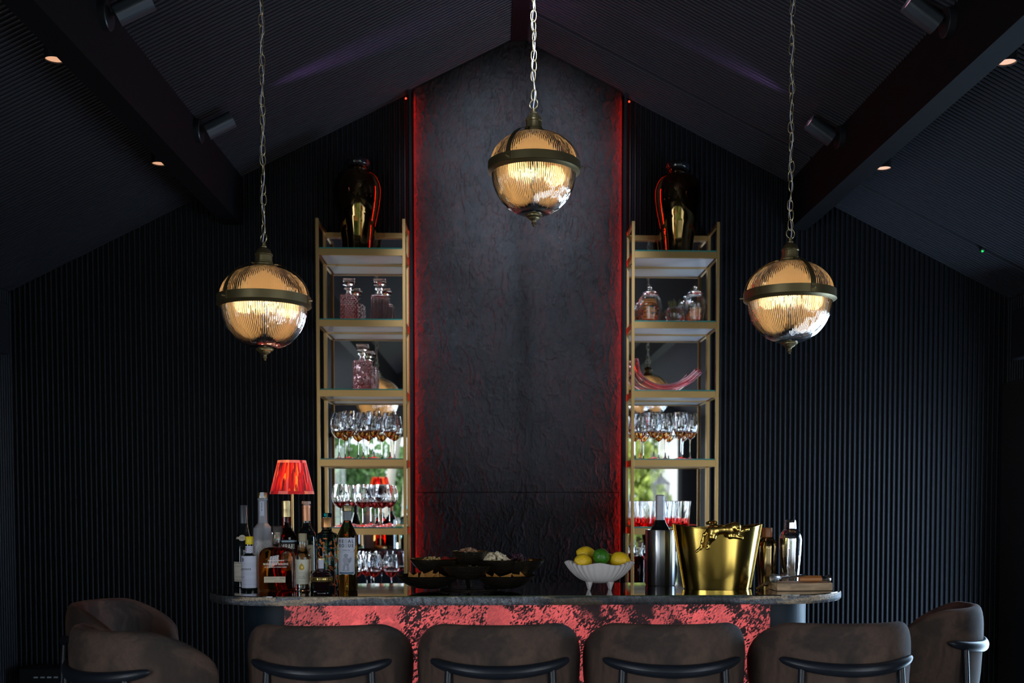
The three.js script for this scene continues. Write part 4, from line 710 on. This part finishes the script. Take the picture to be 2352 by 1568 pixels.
{ // vermouth with engraved label
  const t = thing('aperitif_wine_bottle', 'pale golden aperitif wine bottle with shaped white label and grey neck', 'bottle', [-0.654, BY, 1.825]);
  obj('glass', lathe([[0, 0], [0.033, 0], [0.0352, 0.004], [0.0352, 0.196], [0.0335, 0.203], [0.0175, 0.238], [0.014, 0.248], [0.0135, 0.292], [0, 0.292]], 40, 0.9), glassOf([0.88, 0.62, 0.16], 0.05), t);
  obj('sleeve', lathe([[0.0145, 0.252], [0.0148, 0.256], [0.0148, 0.284], [0.014, 0.285]], 28), std({ color: lin(0.16, 0.17, 0.19), roughness: 0.5 }), t);
  obj('cap', lathe([[0.014, 0.283], [0.0172, 0.286], [0.0172, 0.296], [0.0192, 0.298], [0.0192, 0.304], [0.018, 0.306], [0, 0.306]], 30), foil(0.33, 0.26, 0.13, 0.35), t);
  obj('security_tag', new THREE.SphereGeometry(0.007, 14, 8, 0, 6.3, 0, 1.57).translate(0, 0.306, 0), std({ color: lin(0.7, 0.7, 0.72), roughness: 0.4 }), t);
  const tx = canvasTex(512, 1024, (c, w, h) => {
    c.clearRect(0, 0, w, h); c.fillStyle = '#b4b6c3';
    c.beginPath(); c.moveTo(40, 0); c.lineTo(w - 40, 0); c.quadraticCurveTo(w, 0, w, 40); c.lineTo(w, 240); c.quadraticCurveTo(w, 300, w - 40, 320); c.lineTo(w - 34, 360); c.lineTo(w - 10, 400); c.lineTo(w - 6, h - 100); c.quadraticCurveTo(w - 6, h - 40, w - 70, h - 30); c.quadraticCurveTo(w - 130, h - 80, w / 2, h - 40); c.quadraticCurveTo(130, h - 80, 70, h - 30); c.quadraticCurveTo(6, h - 40, 6, h - 100); c.lineTo(10, 400); c.lineTo(34, 360); c.lineTo(40, 320); c.quadraticCurveTo(0, 300, 0, 240); c.lineTo(0, 40); c.quadraticCurveTo(0, 0, 40, 0); c.fill();
    c.textAlign = 'center'; c.font = 'bold 124px sans-serif';
    const word = (s, y, ghost) => [...s].forEach((ch, i) => { const x = 78 + i * 89; if (i === ghost) { c.strokeStyle = '#5d6172'; c.lineWidth = 4; c.strokeText(ch, x, y); } else { c.fillStyle = '#22242e'; c.fillText(ch, x, y, 76); } });
    word('REGAL', 134, 2); word('ROGUE', 254, 2); c.font = 'bold 36px sans-serif'; c.fillStyle = '#33353f'; c.fillText('DARING DRY', w / 2, 342, 240);
    c.strokeStyle = '#5c6175'; c.lineWidth = 4; c.strokeRect(30, 380, w - 60, 530);
    // engraving: a standing figure drawn with hatching
    c.strokeStyle = '#3c4152'; c.lineWidth = 5; const hatch = (cx, cy, rx, ry, n, lean) => { for (let i = 0; i < n; i++) { const f = i / n * 2 - 1, x = cx + f * rx, d = ry * Math.sqrt(Math.max(0, 1 - f * f)); c.beginPath(); c.moveTo(x - lean, cy - d); c.quadraticCurveTo(x + 8, cy, x + lean, cy + d); c.stroke(); } };
    hatch(250, 470, 58, 46, 11, 4); hatch(260, 620, 90, 118, 13, 14); hatch(360, 590, 44, 74, 8, -18); hatch(200, 780, 36, 88, 6, -10); hatch(300, 780, 36, 88, 6, 8); hatch(250, 872, 110, 24, 14, 4);
    c.fillStyle = '#3d5a74'; c.fillRect(50, 916, w - 100, 44);
  });
  obj('label', wrap(0.0358, 0.052, 0.190, 0.98), labelM(tx, true), t);
}
{ // table lamp
  const t = thing('table_lamp', 'small brass table lamp with pleated red and orange patterned shade', 'lamp', [-0.893, BY, 1.592]);
  obj('base', lathe([[0, 0], [0.045, 0], [0.045, 0.008], [0.04, 0.014], [0.01, 0.02], [0, 0.02]], 36), M.brass, t);
  obj('stem', rod([0, 0.015, 0], [0, 0.40, 0], 0.0062), M.brass, t);
  const tx = canvasTex(1024, 256, (c, w, h) => {
    c.fillStyle = '#a80f14'; c.fillRect(0, 0, w, h); const cols = ['#c8121a', '#8e0a14', '#e8481c', '#f07a22', '#3a1512', '#d8606a', '#b01233', '#e02318', '#f29a3c', '#5a1c16', '#d43a2a'];
    for (let i = 0; i < 190; i++) { const x = rnd(-20, w), y = rnd(-60, h), l = rnd(70, 190), k = rnd(9, 26), lean = rnd(-18, 18); c.fillStyle = cols[Math.floor(rnd(0, cols.length))]; c.beginPath(); c.moveTo(x, y + l * 0.2); c.quadraticCurveTo(x + k, y - l * .15, x + k, y + l * .3); c.quadraticCurveTo(x + k * .8, y + l * .8, x + lean * 0.3, y + l); c.quadraticCurveTo(x - k * .4, y + l * .5, x, y + l * .2); c.fill(); }
    for (const [y0, y1] of [[0, 20], [h - 22, h]]) for (let x = 0; x < w;) { const l = rnd(26, 90); c.fillStyle = ['#d88a6a', '#7d0d18', '#e7a07c', '#a81420', '#c9747a'][Math.floor(rnd(0, 5))]; c.fillRect(x, y0, l, y1 - y0); x += l; }
  });
  const R0 = 0.0835, R1 = 0.0525, H = 0.128, Y0 = 0.347;
  obj('lamp_shade', surface((u, v) => { const a = u * Math.PI * 2, k = 0.0018 * Math.sin(Math.PI * Math.min(1, v * 10)) * Math.sin(Math.PI * Math.min(1, (1 - v) * 10)), r = R0 + (R1 - R0) * v + k * Math.sin(a * 42); return [r * Math.sin(a), Y0 + H * v, r * Math.cos(a)]; }, 336, 14), phy({ map: tx, roughness: 0.95, transmission: 0.5, thickness: 0, side: THREE.DoubleSide }), t);
  obj('bulb', new THREE.SphereGeometry(0.017, 14, 10).translate(0, 0.418, 0), M.bulb, t);
  const l = new THREE.PointLight(0xffc898, 0.10, 0, 2); l.position.set(-0.893, BY + 0.418, 1.592); l.castShadow = true; scene.add(l);
}

// ------------------------------------------------------------------ snack stand, fruit bowl
const hammered = dataTex(256, 128, (u, v) => { let m = 1; for (let i = -1; i <= 1; i++) for (let j = -1; j <= 1; j++) { const X = Math.floor(u * 34) + i, Y = Math.floor(v * 12) + j, px = X + .2 + .6 * (PERM[(X * 7 + Y * 13) & 255] / 255), py = Y + .2 + .6 * (PERM[(X * 3 + Y * 29 + 50) & 255] / 255); m = Math.min(m, Math.hypot(u * 34 - px, v * 12 - py)); } const k = 255 * Math.min(1, m); return [k, k, k]; }, false);
const bronze = std({ color: lin(0.045, 0.036, 0.026), roughness: 0.34, metalness: 0.75, bumpMap: hammered, bumpScale: 0.002 });
const bowlGold = std({ color: lin(0.50, 0.34, 0.12), roughness: 0.26, metalness: 1, bumpMap: hammered, bumpScale: 0.001 });
const bowls = [[-0.362, 1.098, 1.845, 0.118, 0.046], [-0.085, 1.098, 1.850, 0.110, 0.046], [-0.340, 1.140, 1.745, 0.098, 0.058], [-0.222, 1.130, 1.86, 0.094, 0.052], [-0.118, 1.142, 1.77, 0.090, 0.054], [-0.035, 1.136, 1.73, 0.096, 0.056], [-0.214, 1.180, 1.80, 0.064, 0.048]];
{
  const t = thing('bowl_stand', 'tiered cluster of seven dark hammered metal snack bowls on the bar', 'bowl stand', [0, 0, 0]);
  for (const [x, y, z, r, h] of bowls) {
    const o = smoothPts([[0.0, 0.0], [r * 0.34, 0.001], [r * 0.62, h * 0.26], [r * 0.86, h * 0.66], [r, h]], 5);
    const b = obj('bowl', at(surface((u, v) => { const k = Math.min(o.length - 1, Math.round(v * (o.length - 1))), a = u * Math.PI * 2, w = 1 + 0.02 * Math.sin(a * 5 + x * 20) * v * v; return [o[k][0] * w * Math.sin(a), o[k][1], o[k][0] * w * Math.cos(a)]; }, 56, 18, 1, 1), x, y, z), bronze, t);
    obj('lining', at(surface((u, v) => { const k = Math.min(o.length - 1, Math.round(v * (o.length - 1))), a = -u * Math.PI * 2, w = 1 + 0.02 * Math.sin(a * 5 + x * 20) * v * v; return [Math.max(0, o[k][0] - 0.0025 * (1 - v * 0.3)) * w * Math.sin(a), o[k][1] + 0.002, Math.max(0, o[k][0] - 0.0025 * (1 - v * .3)) * w * Math.cos(a)]; }, 56, 18, 1, 1), x, y, z), bowlGold, b);
  }
  for (const [x, y, z] of bowls) obj('stem', rod([x, y + 0.003, z], [-0.215 + (x + 0.215) * 0.55, 1.099, 1.80], 0.007, 0.007), bronze, t);
  obj('base', lathe([[0, BY], [0.11, BY], [0.11, BY + 0.004], [0.09, BY + 0.007], [0, BY + 0.007]], 40).translate(-0.215, 0, 1.80), bronze, t);
}
{
  const chipM = std({ color: lin(0.46, 0.19, 0.03), roughness: 0.7 }), chipG = (k) => { const s = new THREE.Shape(); s.moveTo(0, 0.021); s.quadraticCurveTo(0.009, 0.004, 0.022, -0.014); s.quadraticCurveTo(0, -0.019, -0.022, -0.014); s.quadraticCurveTo(-0.009, 0.004, 0, 0.021); const g = new THREE.ExtrudeGeometry(s, { depth: 0.0018, bevelEnabled: false, curveSegments: 6 }); const p = g.attributes.position; for (let i = 0; i < p.count; i++) p.setZ(i, p.getZ(i) + 5 * k * p.getX(i) ** 2); g.computeVertexNormals(); return g; };
  const G = [chipG(3), chipG(-2.5)];
  const put = (x, y, z, rx, ry, rz, where) => { const o = one('tortilla_chip', G[Math.floor(rnd(0, 2))], chipM, 'orange tortilla chip in the ' + where + ' bottom snack bowl', 'chip', [x, y, z], 0, 'tortilla chips in the ' + where + ' bottom bowl'); o.rotation.set(rx, ry, rz); };
  for (const [dx, dz, a] of [[-0.062, 0.02, 0.3], [-0.045, 0.03, -0.5], [-0.02, 0.02, 0.1], [0.004, 0.03, 0.9], [0.03, 0.02, -0.4], [0.05, 0.01, 0.5], [0.0, -0.02, 1.2]]) put(-0.362 + dx, 1.138 + rnd(-0.004, 0.006), 1.845 + dz, rnd(-0.5, 0.2), rnd(-0.6, 0.6), a, 'left');
  for (const [dx, dz, a] of [[-0.06, 0.02, 0.8], [-0.035, 0.03, 0.2], [0.01, 0.03, -0.7], [0.045, 0.02, -1.0], [0.06, 0.0, 0.3]]) put(-0.085 + dx, 1.136 + rnd(-0.004, 0.004), 1.85 + dz, rnd(-0.8, -0.1), rnd(-0.6, 0.6), a, 'right');
  const pile = (name, label, cat, x, y, z, r, h, n, size, mat, grp) => {
    const gs = []; for (let i = 0; i < n; i++) { const a = rnd(0, 6.28), q = Math.sqrt(rnd()), s = size * rnd(0.75, 1.25), g = new THREE.IcosahedronGeometry(s, 1); const p = g.attributes.position; for (let k = 0; k < p.count; k++) { const f = 1 + 0.35 * (vn(p.getX(k) / s * 2 + i * 3.1, p.getY(k) / s * 2 + p.getZ(k) / s) - .5) * 2; p.setXYZ(k, p.getX(k) * f, p.getY(k) * f, p.getZ(k) * f); } g.computeVertexNormals(); gs.push(g.translate(r * q * Math.cos(a), h * (1 - q * q) * rnd(0.55, 1) , r * q * Math.sin(a))); }
    const o = one(name, merge(...gs), mat, label, cat, [x, y, z]); o.userData.kind = 'stuff';
  };
  pile('popcorn', 'heap of pale popcorn in the right middle snack bowl', 'popcorn', -0.125, 1.188, 1.77, 0.058, 0.034, 150, 0.0065, std({ color: lin(0.80, 0.67, 0.46), roughness: 0.9 }));
  pile('roasted_nuts', 'heap of pinkish roasted nuts in the top snack bowl', 'nuts', -0.220, 1.218, 1.80, 0.040, 0.022, 60, 0.0065, std({ color: lin(0.42, 0.22, 0.13), roughness: 0.7 }));
  pile('dried_berries', 'heap of dark purple dried berries in the far right snack bowl', 'berries', -0.045, 1.182, 1.735, 0.048, 0.034, 120, 0.006, std({ color: lin(0.040, 0.010, 0.018), roughness: 0.55 }));
  pile('red_berries', 'small heap of red berries in the left middle snack bowl', 'berries', -0.305, 1.190, 1.765, 0.020, 0.015, 30, 0.005, std({ color: lin(0.35, 0.015, 0.012), roughness: 0.5 }));
  pile('corn_nuts', 'pale corn nuts in the left middle snack bowl', 'nuts', -0.355, 1.186, 1.755, 0.045, 0.020, 60, 0.005, std({ color: lin(0.60, 0.42, 0.16), roughness: 0.6 }));
}
{ // shell bowl with citrus
  const t = thing('shell_bowl', 'white scalloped ceramic shell bowl on small pointed feet', 'bowl', [0.256, BY, 1.845]);
  const white = phy({ color: lin(0.62, 0.56, 0.54), roughness: 0.45, clearcoat: 0.2 });
  const shell = (k, flip) => surface((u, v) => {
    const a = (flip ? -u : u) * Math.PI * 2, rx = 0.126, rz = 0.088, f = Math.pow(v, 0.62), fl = 1 + 0.02 * Math.cos(a * 34) * v, sc = 0.0045 * Math.cos(a * 6 + 0.4) * v * v * v;
    const ends = 0.010 * Math.pow(Math.abs(Math.sin(a)), 6) * v * v * v;
    return [(rx * f * fl - k) * Math.sin(a), 0.024 + 0.070 * Math.pow(v, 1.7) + sc + ends + k, (rz * f * fl - k) * Math.cos(a)];
  }, 272, 20);
  obj('shell', shell(0, false), white, t); obj('inside', shell(0.003, true), white, t);
  for (const [x, z] of [[-0.038, 0.03], [0.038, 0.03], [-0.038, -0.03], [0.038, -0.03]]) obj('foot', lathe([[0, 0], [0.0022, 0], [0.0045, 0.008], [0.0085, 0.020], [0.0125, 0.031], [0, 0.031]], 14, 1.2).translate(x, 0, z), white, t);
  const peelTex = dataTex(128, 128, (u, v) => { const k = 255 * fbm(u * 40, v * 40, 2); return [k, k, k]; }, false);
  const lemonM = phy({ color: lin(0.80, 0.50, 0.015), roughness: 0.42, bumpMap: peelTex, bumpScale: 0.0015 }), limeM = phy({ color: lin(0.035, 0.16, 0.010), roughness: 0.35, bumpMap: peelTex, bumpScale: 0.0015 });
  const citrus = (m, name, label, x, y, z, rz, ry, s, grp) => { const pts = smoothPts([[0, -0.042], [0.006, -0.038], [0.022, -0.026], [0.0295, -0.004], [0.027, 0.016], [0.015, 0.031], [0.007, 0.037], [0, 0.041]], 5); const o = one(name, new THREE.LatheGeometry(pts.map(([r, yy]) => V2(Math.max(r * s, 1e-5), yy * s * (name === 'lime' ? 0.86 : 1))), 28), m, label, name, [x, y, z]); o.rotation.set(0, ry, rz); return o; };
  const X = 0.256, Z = 1.845;
  citrus(lemonM, 'lemon', 'yellow lemon at the back of the shell bowl, highest of the lemons', X - 0.045, BY + 0.126, Z - 0.030, 1.25, 0.2, 1);
  citrus(lemonM, 'lemon', 'yellow lemon at the left front of the shell bowl', X - 0.062, BY + 0.104, Z + 0.030, 1.35, 0.5, 0.92);
  citrus(lemonM, 'lemon', 'yellow lemon at the right of the shell bowl', X + 0.072, BY + 0.108, Z + 0.012, 1.45, -0.3, 1.02);
  citrus(lemonM, 'lemon', 'yellow lemon mostly hidden behind the rim below the lime', X + 0.014, BY + 0.072, Z + 0.038, 1.5, 0.1, 0.82);
  citrus(lemonM, 'lemon', 'yellow lemon at the back right of the bowl, half hidden by the lime', X + 0.035, BY + 0.102, Z - 0.042, 1.4, 0.6, 0.95);
  citrus(limeM, 'lime', 'green lime on top of the lemons in the shell bowl', X + 0.004, BY + 0.121, Z + 0.024, 0.9, 0.4, 0.98);
}

// ------------------------------------------------------------------ wine cooler, ice bucket, shakers, board
{
  const t = thing('wine_cooler', 'tall brushed steel wine cooler beside the gold bucket', 'wine cooler', [0.510, BY, 1.635]);
  obj('wall', lathe([[0.0, 0.0], [0.0545, 0], [0.0575, 0.004], [0.058, 0.209], [0.057, 0.2115], [0.0545, 0.2115], [0.0535, 0.205], [0.0535, 0.02], [0, 0.018]], 56), M.brushed, t);
  const b = thing('champagne_bottle', 'sparkling wine bottle with white foil standing in the steel cooler', 'bottle', [0.508, BY + 0.02, 1.635]);
  obj('glass', lathe(smoothPts([[0, 0], [0.04, 0.001], [0.0435, 0.02], [0.0435, 0.15], [0.036, 0.190], [0.021, 0.222], [0.0165, 0.245], [0.015, 0.28]], 6), 36, 0.9), M.darkGlass, b);
  obj('foil', lathe(smoothPts([[0.0195, 0.224], [0.0172, 0.245], [0.016, 0.265], [0.0168, 0.285], [0.0182, 0.293], [0.0165, 0.300], [0.0172, 0.308], [0.0175, 0.318], [0.0135, 0.324], [0, 0.325]], 4), 30, 1.2), std({ color: lin(0.50, 0.50, 0.55), roughness: 0.5, metalness: 0.15 }), b);
}
const BKX = 0.693, BKZ = 1.80;
{
  const t = thing('ice_bucket', 'large polished gold oval ice bucket with dipped rim', 'ice bucket', [BKX, BY, BKZ]);
  const rim = (a) => 0.222 + 0.014 * Math.pow(Math.abs(Math.sin(a)), 3);
  const wall = (k, flip) => surface((u, v) => { const a = (flip ? -u : u) * Math.PI * 2, h = rim(a) * v, s = v, rx = 0.121 + (0.160 - 0.121) * s, rz = 0.086 + (0.105 - 0.086) * s; return [(rx - k) * Math.sin(a), Math.max(h, k ? 0.004 : 0), (rz - k) * Math.cos(a)]; }, 96, 12);
  obj('outer_wall', wall(0, false), M.gold, t); obj('inner_wall', wall(0.003, true), M.gold, t);
  const c = []; for (let i = 0; i < 72; i++) { const a = i / 72 * Math.PI * 2; c.push(V(0.1585 * Math.sin(a), rim(a), 0.1035 * Math.cos(a))); }
  obj('rim', new THREE.TubeGeometry(new THREE.CatmullRomCurve3(c, true), 144, 0.0028, 8, true), M.gold, t);
  const e = new THREE.Shape(); e.absellipse(0, 0, 0.1205, 0.0855, 0, Math.PI * 2); obj('floor', new THREE.ExtrudeGeometry(e, { depth: 0.004, bevelEnabled: false, curveSegments: 40 }).rotateX(-Math.PI / 2), M.gold, t);
  for (const s of [-1, 1]) obj('side_bar', rod([s * 0.123, 0.003, 0.006], [s * 0.163, 0.236, 0.006], 0.0035), M.gold, t);
}
{ // leopard figure climbing over the rim: one continuous surface
  const k = 0.00019, pt = (zx, zy, z, r) => [(zx - 962) * k, -(zy - 300) * k, z, (r > 50 ? r * 1.32 : r * 1.28 + 3) * k];
  const J = {
    hip: pt(770, 290, 0.006, 82), mid: pt(930, 262, 0.010, 66), sh: pt(1075, 262, 0.010, 74), neck: pt(1130, 225, 0.014, 56), head: pt(1190, 208, 0.018, 60), muz: pt(1215, 262, 0.030, 36),
    ear1: pt(1115, 150, 0.008, 17), ear2: pt(1245, 150, 0.008, 17), kneeN: pt(740, 405, 0.012, 62), hockN: pt(700, 490, 0.008, 32), pawN: pt(676, 600, 0.006, 24), pawN2: pt(655, 612, 0.010, 20),
    kneeF: pt(820, 165, -0.016, 44), hockF: pt(745, 135, -0.022, 26), pawF: pt(700, 150, -0.03, 22), elbN: pt(1085, 385, 0.014, 40), armN: pt(1190, 395, 0.014, 28), handN: pt(1300, 420, 0.014, 28),
    elbF: pt(1200, 320, 0.014, 34), armF: pt(1320, 285, 0.008, 26), handF: pt(1425, 258, 0.004, 27), t0: pt(690, 270, 0.0, 26), t1: pt(605, 360, 0.004, 19), t2: pt(570, 500, 0.002, 17), t3: pt(548, 610, 0.000, 16), t4: pt(470, 672, 0.0, 20),
  };
  const bones = [['hip', 'mid'], ['mid', 'sh'], ['sh', 'neck'], ['neck', 'head'], ['head', 'muz'], ['head', 'ear1'], ['head', 'ear2'], ['hip', 'kneeN'], ['kneeN', 'hockN'], ['hockN', 'pawN'], ['pawN', 'pawN2'], ['hip', 'kneeF'], ['kneeF', 'hockF'], ['hockF', 'pawF'], ['sh', 'elbN'], ['elbN', 'armN'], ['armN', 'handN'], ['sh', 'elbF'], ['elbF', 'armF'], ['armF', 'handF'], ['hip', 't0'], ['t0', 't1'], ['t1', 't2'], ['t2', 't3'], ['t3', 't4']].map(([a, b]) => [J[a], J[b]]);
  const N = 112, S = 0.105, mc = new MarchingCubes(N, M.gold, false, false, 220000); mc.isolation = 0;
  const smin = (a, b, q) => { const h = Math.max(q - Math.abs(a - b), 0) / q; return Math.min(a, b) - h * h * q / 4; };
  for (let z = 0; z < N; z++) { const Z = (z - N / 2) / (N / 2) * S; for (let y = 0; y < N; y++) { const Y = (y - N / 2) / (N / 2) * S; for (let x = 0; x < N; x++) {
    const X = (x - N / 2) / (N / 2) * S; let d = 1;
    if (Math.abs(Z) < 0.06) for (const [A, B] of bones) { const bx = B[0] - A[0], by = B[1] - A[1], bz = B[2] - A[2], l = bx * bx + by * by + bz * bz, h = Math.min(1, Math.max(0, ((X - A[0]) * bx + (Y - A[1]) * by + (Z - A[2]) * bz) / l)); const q = Math.hypot(X - A[0] - h * bx, Y - A[1] - h * by, Z - A[2] - h * bz) - (A[3] + (B[3] - A[3]) * h); d = smin(d, q, 0.006); }
    mc.field[x + y * N + z * N * N] = -d;
  } } }
  mc.update();
  const g = new THREE.BufferGeometry(), n = mc.count; g.setAttribute('position', new THREE.Float32BufferAttribute(mc.positionArray.slice(0, n * 3), 3)); g.setAttribute('normal', new THREE.Float32BufferAttribute(mc.normalArray.slice(0, n * 3), 3)); g.scale(S, S, S);
  g.setAttribute('uv', new THREE.Float32BufferAttribute(new Float32Array(n * 2), 2));
  one('leopard_figurine', g, phy({ color: lin(0.72, 0.47, 0.12), roughness: 0.27, metalness: 1 }), 'gold leopard figurine climbing over the front rim of the ice bucket', 'figurine', [BKX - 0.002, BY + 0.213, BKZ + 0.113]);
}
{
  const cob = (x, z, k, body, name, label) => { const t = thing(name, label, 'shaker', [x, BY, z]); t.userData.turn = 0; return t; };
  const g1 = cob(0.913, 1.66, 1, 0, 'wood_cap_shaker', 'brass cocktail shaker with round wooden cap, behind the gold bucket'), m1 = std({ color: lin(0.46, 0.33, 0.16), roughness: 0.12, metalness: 1 });
  obj('body', lathe(smoothPts([[0, 0], [0.026, 0.001], [0.029, 0.01], [0.0355, 0.08], [0.0375, 0.145]], 6), 40, 1.0), m1, g1);
  obj('shoulder', lathe(smoothPts([[0.0382, 0.143], [0.0376, 0.150], [0.033, 0.168], [0.024, 0.180], [0.018, 0.185]], 5), 40, 1.0), m1, g1);
  obj('cap', lathe([[0, 0.184], [0.021, 0.184], [0.0215, 0.187], [0.0215, 0.216], [0.020, 0.219], [0, 0.219]], 32), std({ color: lin(0.42, 0.15, 0.05), roughness: 0.4 }), g1);
  const g2 = cob(1.005, 1.66, 1, 0, 'steel_shaker', 'polished steel cobbler shaker, rightmost tall object on the bar');
  obj('body', lathe(smoothPts([[0, 0], [0.027, 0.001], [0.030, 0.008], [0.0385, 0.09], [0.0425, 0.160], [0.0425, 0.172]], 6), 44, 1.0), M.steel, g2);
  obj('shoulder', lathe(smoothPts([[0.0435, 0.170], [0.043, 0.176], [0.038, 0.195], [0.028, 0.210], [0.0215, 0.214], [0.0205, 0.218]], 5), 44, 1.0), M.steel, g2);
  obj('cap', lathe(smoothPts([[0.0215, 0.216], [0.0205, 0.235], [0.0195, 0.245], [0.017, 0.249], [0, 0.250]], 5), 36, 1.0), M.steel, g2);
}
{
  const wood = dataTex(512, 128, (u, v) => { const n = fbm(u * 3 + 2 * fbm(u * 6, v * 2, 2), v * 18, 4), k = 0.8 + 0.45 * (n - .5); return [222 * k, 184 * k, 142 * k]; });
  const t = thing('wooden_board', 'thick pale wooden serving board holding bar tools', 'board', [0.985, BY, 1.865], 0.05);
  const s = new THREE.Shape(); s.moveTo(-0.10, -0.055); s.quadraticCurveTo(0, -0.066, 0.10, -0.05); s.quadraticCurveTo(0.108, 0, 0.098, 0.05); s.quadraticCurveTo(0, 0.06, -0.098, 0.05); s.quadraticCurveTo(-0.106, 0, -0.10, -0.055);
  const g = new THREE.ExtrudeGeometry(s, { depth: 0.024, bevelEnabled: true, bevelThickness: 0.002, bevelSize: 0.003, bevelSegments: 2 }).rotateX(-Math.PI / 2).translate(0, 0.002, 0), U = g.attributes.uv, P = g.attributes.position; for (let i = 0; i < U.count; i++) U.setXY(i, P.getX(i) * 4 + .5, P.getZ(i) * 4 + P.getY(i) * 6 + .5);
  obj('slab', g, std({ map: wood, roughness: 0.6 }), t);
  const top = BY + 0.0285;
  const bam = std({ color: lin(0.42, 0.16, 0.045), roughness: 0.4 });
  const j = thing('jigger', 'brushed steel double cone jigger lying on the wooden board', 'jigger', [0.905, top + 0.017, 1.885]);
  obj('large_cup', lathe([[0.006, 0], [0.012, 0.012], [0.0175, 0.028], [0.0178, 0.034], [0.0165, 0.034], [0.011, 0.014], [0, 0.004]], 30).rotateZ(Math.PI / 2).rotateY(0.55).rotateZ(0.1), M.brushed, j);
  obj('small_cup', lathe([[0.006, 0], [0.010, 0.012], [0.0145, 0.03], [0.0135, 0.03], [0.009, 0.012], [0, 0.004]], 30).rotateZ(-Math.PI / 2).rotateY(0.55).rotateZ(0.1), M.brushed, j);
  const sp = thing('bar_knife', 'steel bar tool with polished shaft resting on the jigger', 'bar tool', [0.955, top + 0.012, 1.88], 0.12);
  obj('shaft', rod([-0.05, 0.002, 0.01], [0.05, 0.012, -0.006], 0.004, 0.0045), M.steel, sp); obj('tip', rod([-0.05, 0.002, 0.01], [-0.068, -0.001, 0.014], 0.003, 0.001), M.steel, sp);
  const mk = (x, z, y, turn, label) => { const b = thing('bamboo_tool', label, 'bar tool', [x, y, z], turn); obj('handle', lathe([[0, -0.042], [0.0085, -0.041], [0.0085, -0.004], [0.0098, 0], [0.0085, 0.004], [0.0085, 0.041], [0, 0.042]], 20).rotateZ(-Math.PI / 2), bam, b); obj('ferrule', lathe([[0, 0], [0.0078, 0], [0.0055, 0.014], [0, 0.014]], 20).rotateZ(-Math.PI / 2).translate(0.042, 0, 0), M.steel, b); obj('head', lathe([[0.006, 0], [0.012, 0.012], [0.010, 0.022], [0, 0.025]], 16).rotateZ(-Math.PI / 2).translate(0.056, 0, 0), M.steel, b); };
  mk(1.015, 1.892, top + 0.0105, 0.06, 'bamboo handled bar tool at the front of the wooden board'); mk(1.022, 1.862, top + 0.0135, 0.1, 'bamboo handled bar tool lying behind the other one on the board');
  const st = thing('spring_strainer', 'gold cocktail strainer leaning on the left end of the board', 'strainer', [0.868, BY + 0.024, 1.87], 0.4);
  obj('plate', lathe([[0, 0], [0.022, 0], [0.022, 0.0015], [0, 0.0015]], 28).rotateZ(0.35), m2(), st); obj('handle', rod([-0.02, -0.004, 0], [-0.052, -0.018, 0], 0.004), m2(), st);
  function m2() { return M.goldDark; }
}

// smooth black door leaf folded back against the right wall
{
  const d = struct('door_1', 'smooth black door leaf folded against the right wall', 'door');
  obj('leaf', rbox(0.04, 2.02, 0.36, 0.004, HW - 0.045, 1.02, 0.25), std({ color: lin(0.003, 0.003, 0.004), roughness: 0.8 }), d);
  obj('door_handle', rod([HW - 0.075, 0.95, 0.40], [HW - 0.075, 1.10, 0.40], 0.008), M.blackMetal, d);
}
// ------------------------------------------------------------------ small fittings on the walls
{
  for (const s of [-1, 1]) {
    const t = thing('wall_speaker', s < 0 ? 'black wall speaker at the left edge of the room' : 'black wall speaker at the right edge of the room', 'speaker', [s * (HW - 0.075), 2.12, 0.42]);
    obj('cabinet', rbox(0.13, 0.25, 0.2, 0.01, 0, 0.125, 0), M.blackMetal, t); obj('bracket', box(0.03, 0.06, 0.06, s * 0.068, 0.125, 0), M.blackMetal, t);
    obj('grille', rbox(0.11, 0.23, 0.006, 0.004, 0, 0.125, 0.102), std({ color: lin(0.004, 0.004, 0.005), roughness: 0.95 }), t);
  }
  const sx = 2.292, sy = roofY(2.292);
  const t = thing('ceiling_sensor', 'small black ceiling sensor with green light on the right ceiling slope', 'sensor', [sx, sy - 0.012, 0.418]);
  obj('housing', lathe([[0, 0], [0.016, 0], [0.016, -0.008], [0.012, -0.012], [0, -0.012]], 24).rotateZ(-Math.atan(SL)), M.blackMetal, t);
  obj('led', new THREE.SphereGeometry(0.0055, 10, 8).rotateZ(0).translate(-0.003, -0.0135, 0.004), std({ color: lin(0, 0.3, 0.05), emissive: lin(0.02, 1, 0.15), emissiveIntensity: 1.3 }), t);
  const h = thing('vent_heater', 'low black wall heater with a row of six pale slots, lower left corner', 'heater', [-2.38, 0, 0.10]);
  obj('casing', rbox(0.34, 0.56, 0.14, 0.012, 0, 0.28, 0), M.blackMetal, h);
  for (let i = 0; i < 6; i++) obj('slot', box(0.020, 0.006, 0.004, -0.078 + i * 0.0335, 0.512, 0.0715), std({ color: lin(0.55, 0.6, 0.68), roughness: 0.4 }), h);
}
renderer.render(scene, camera);
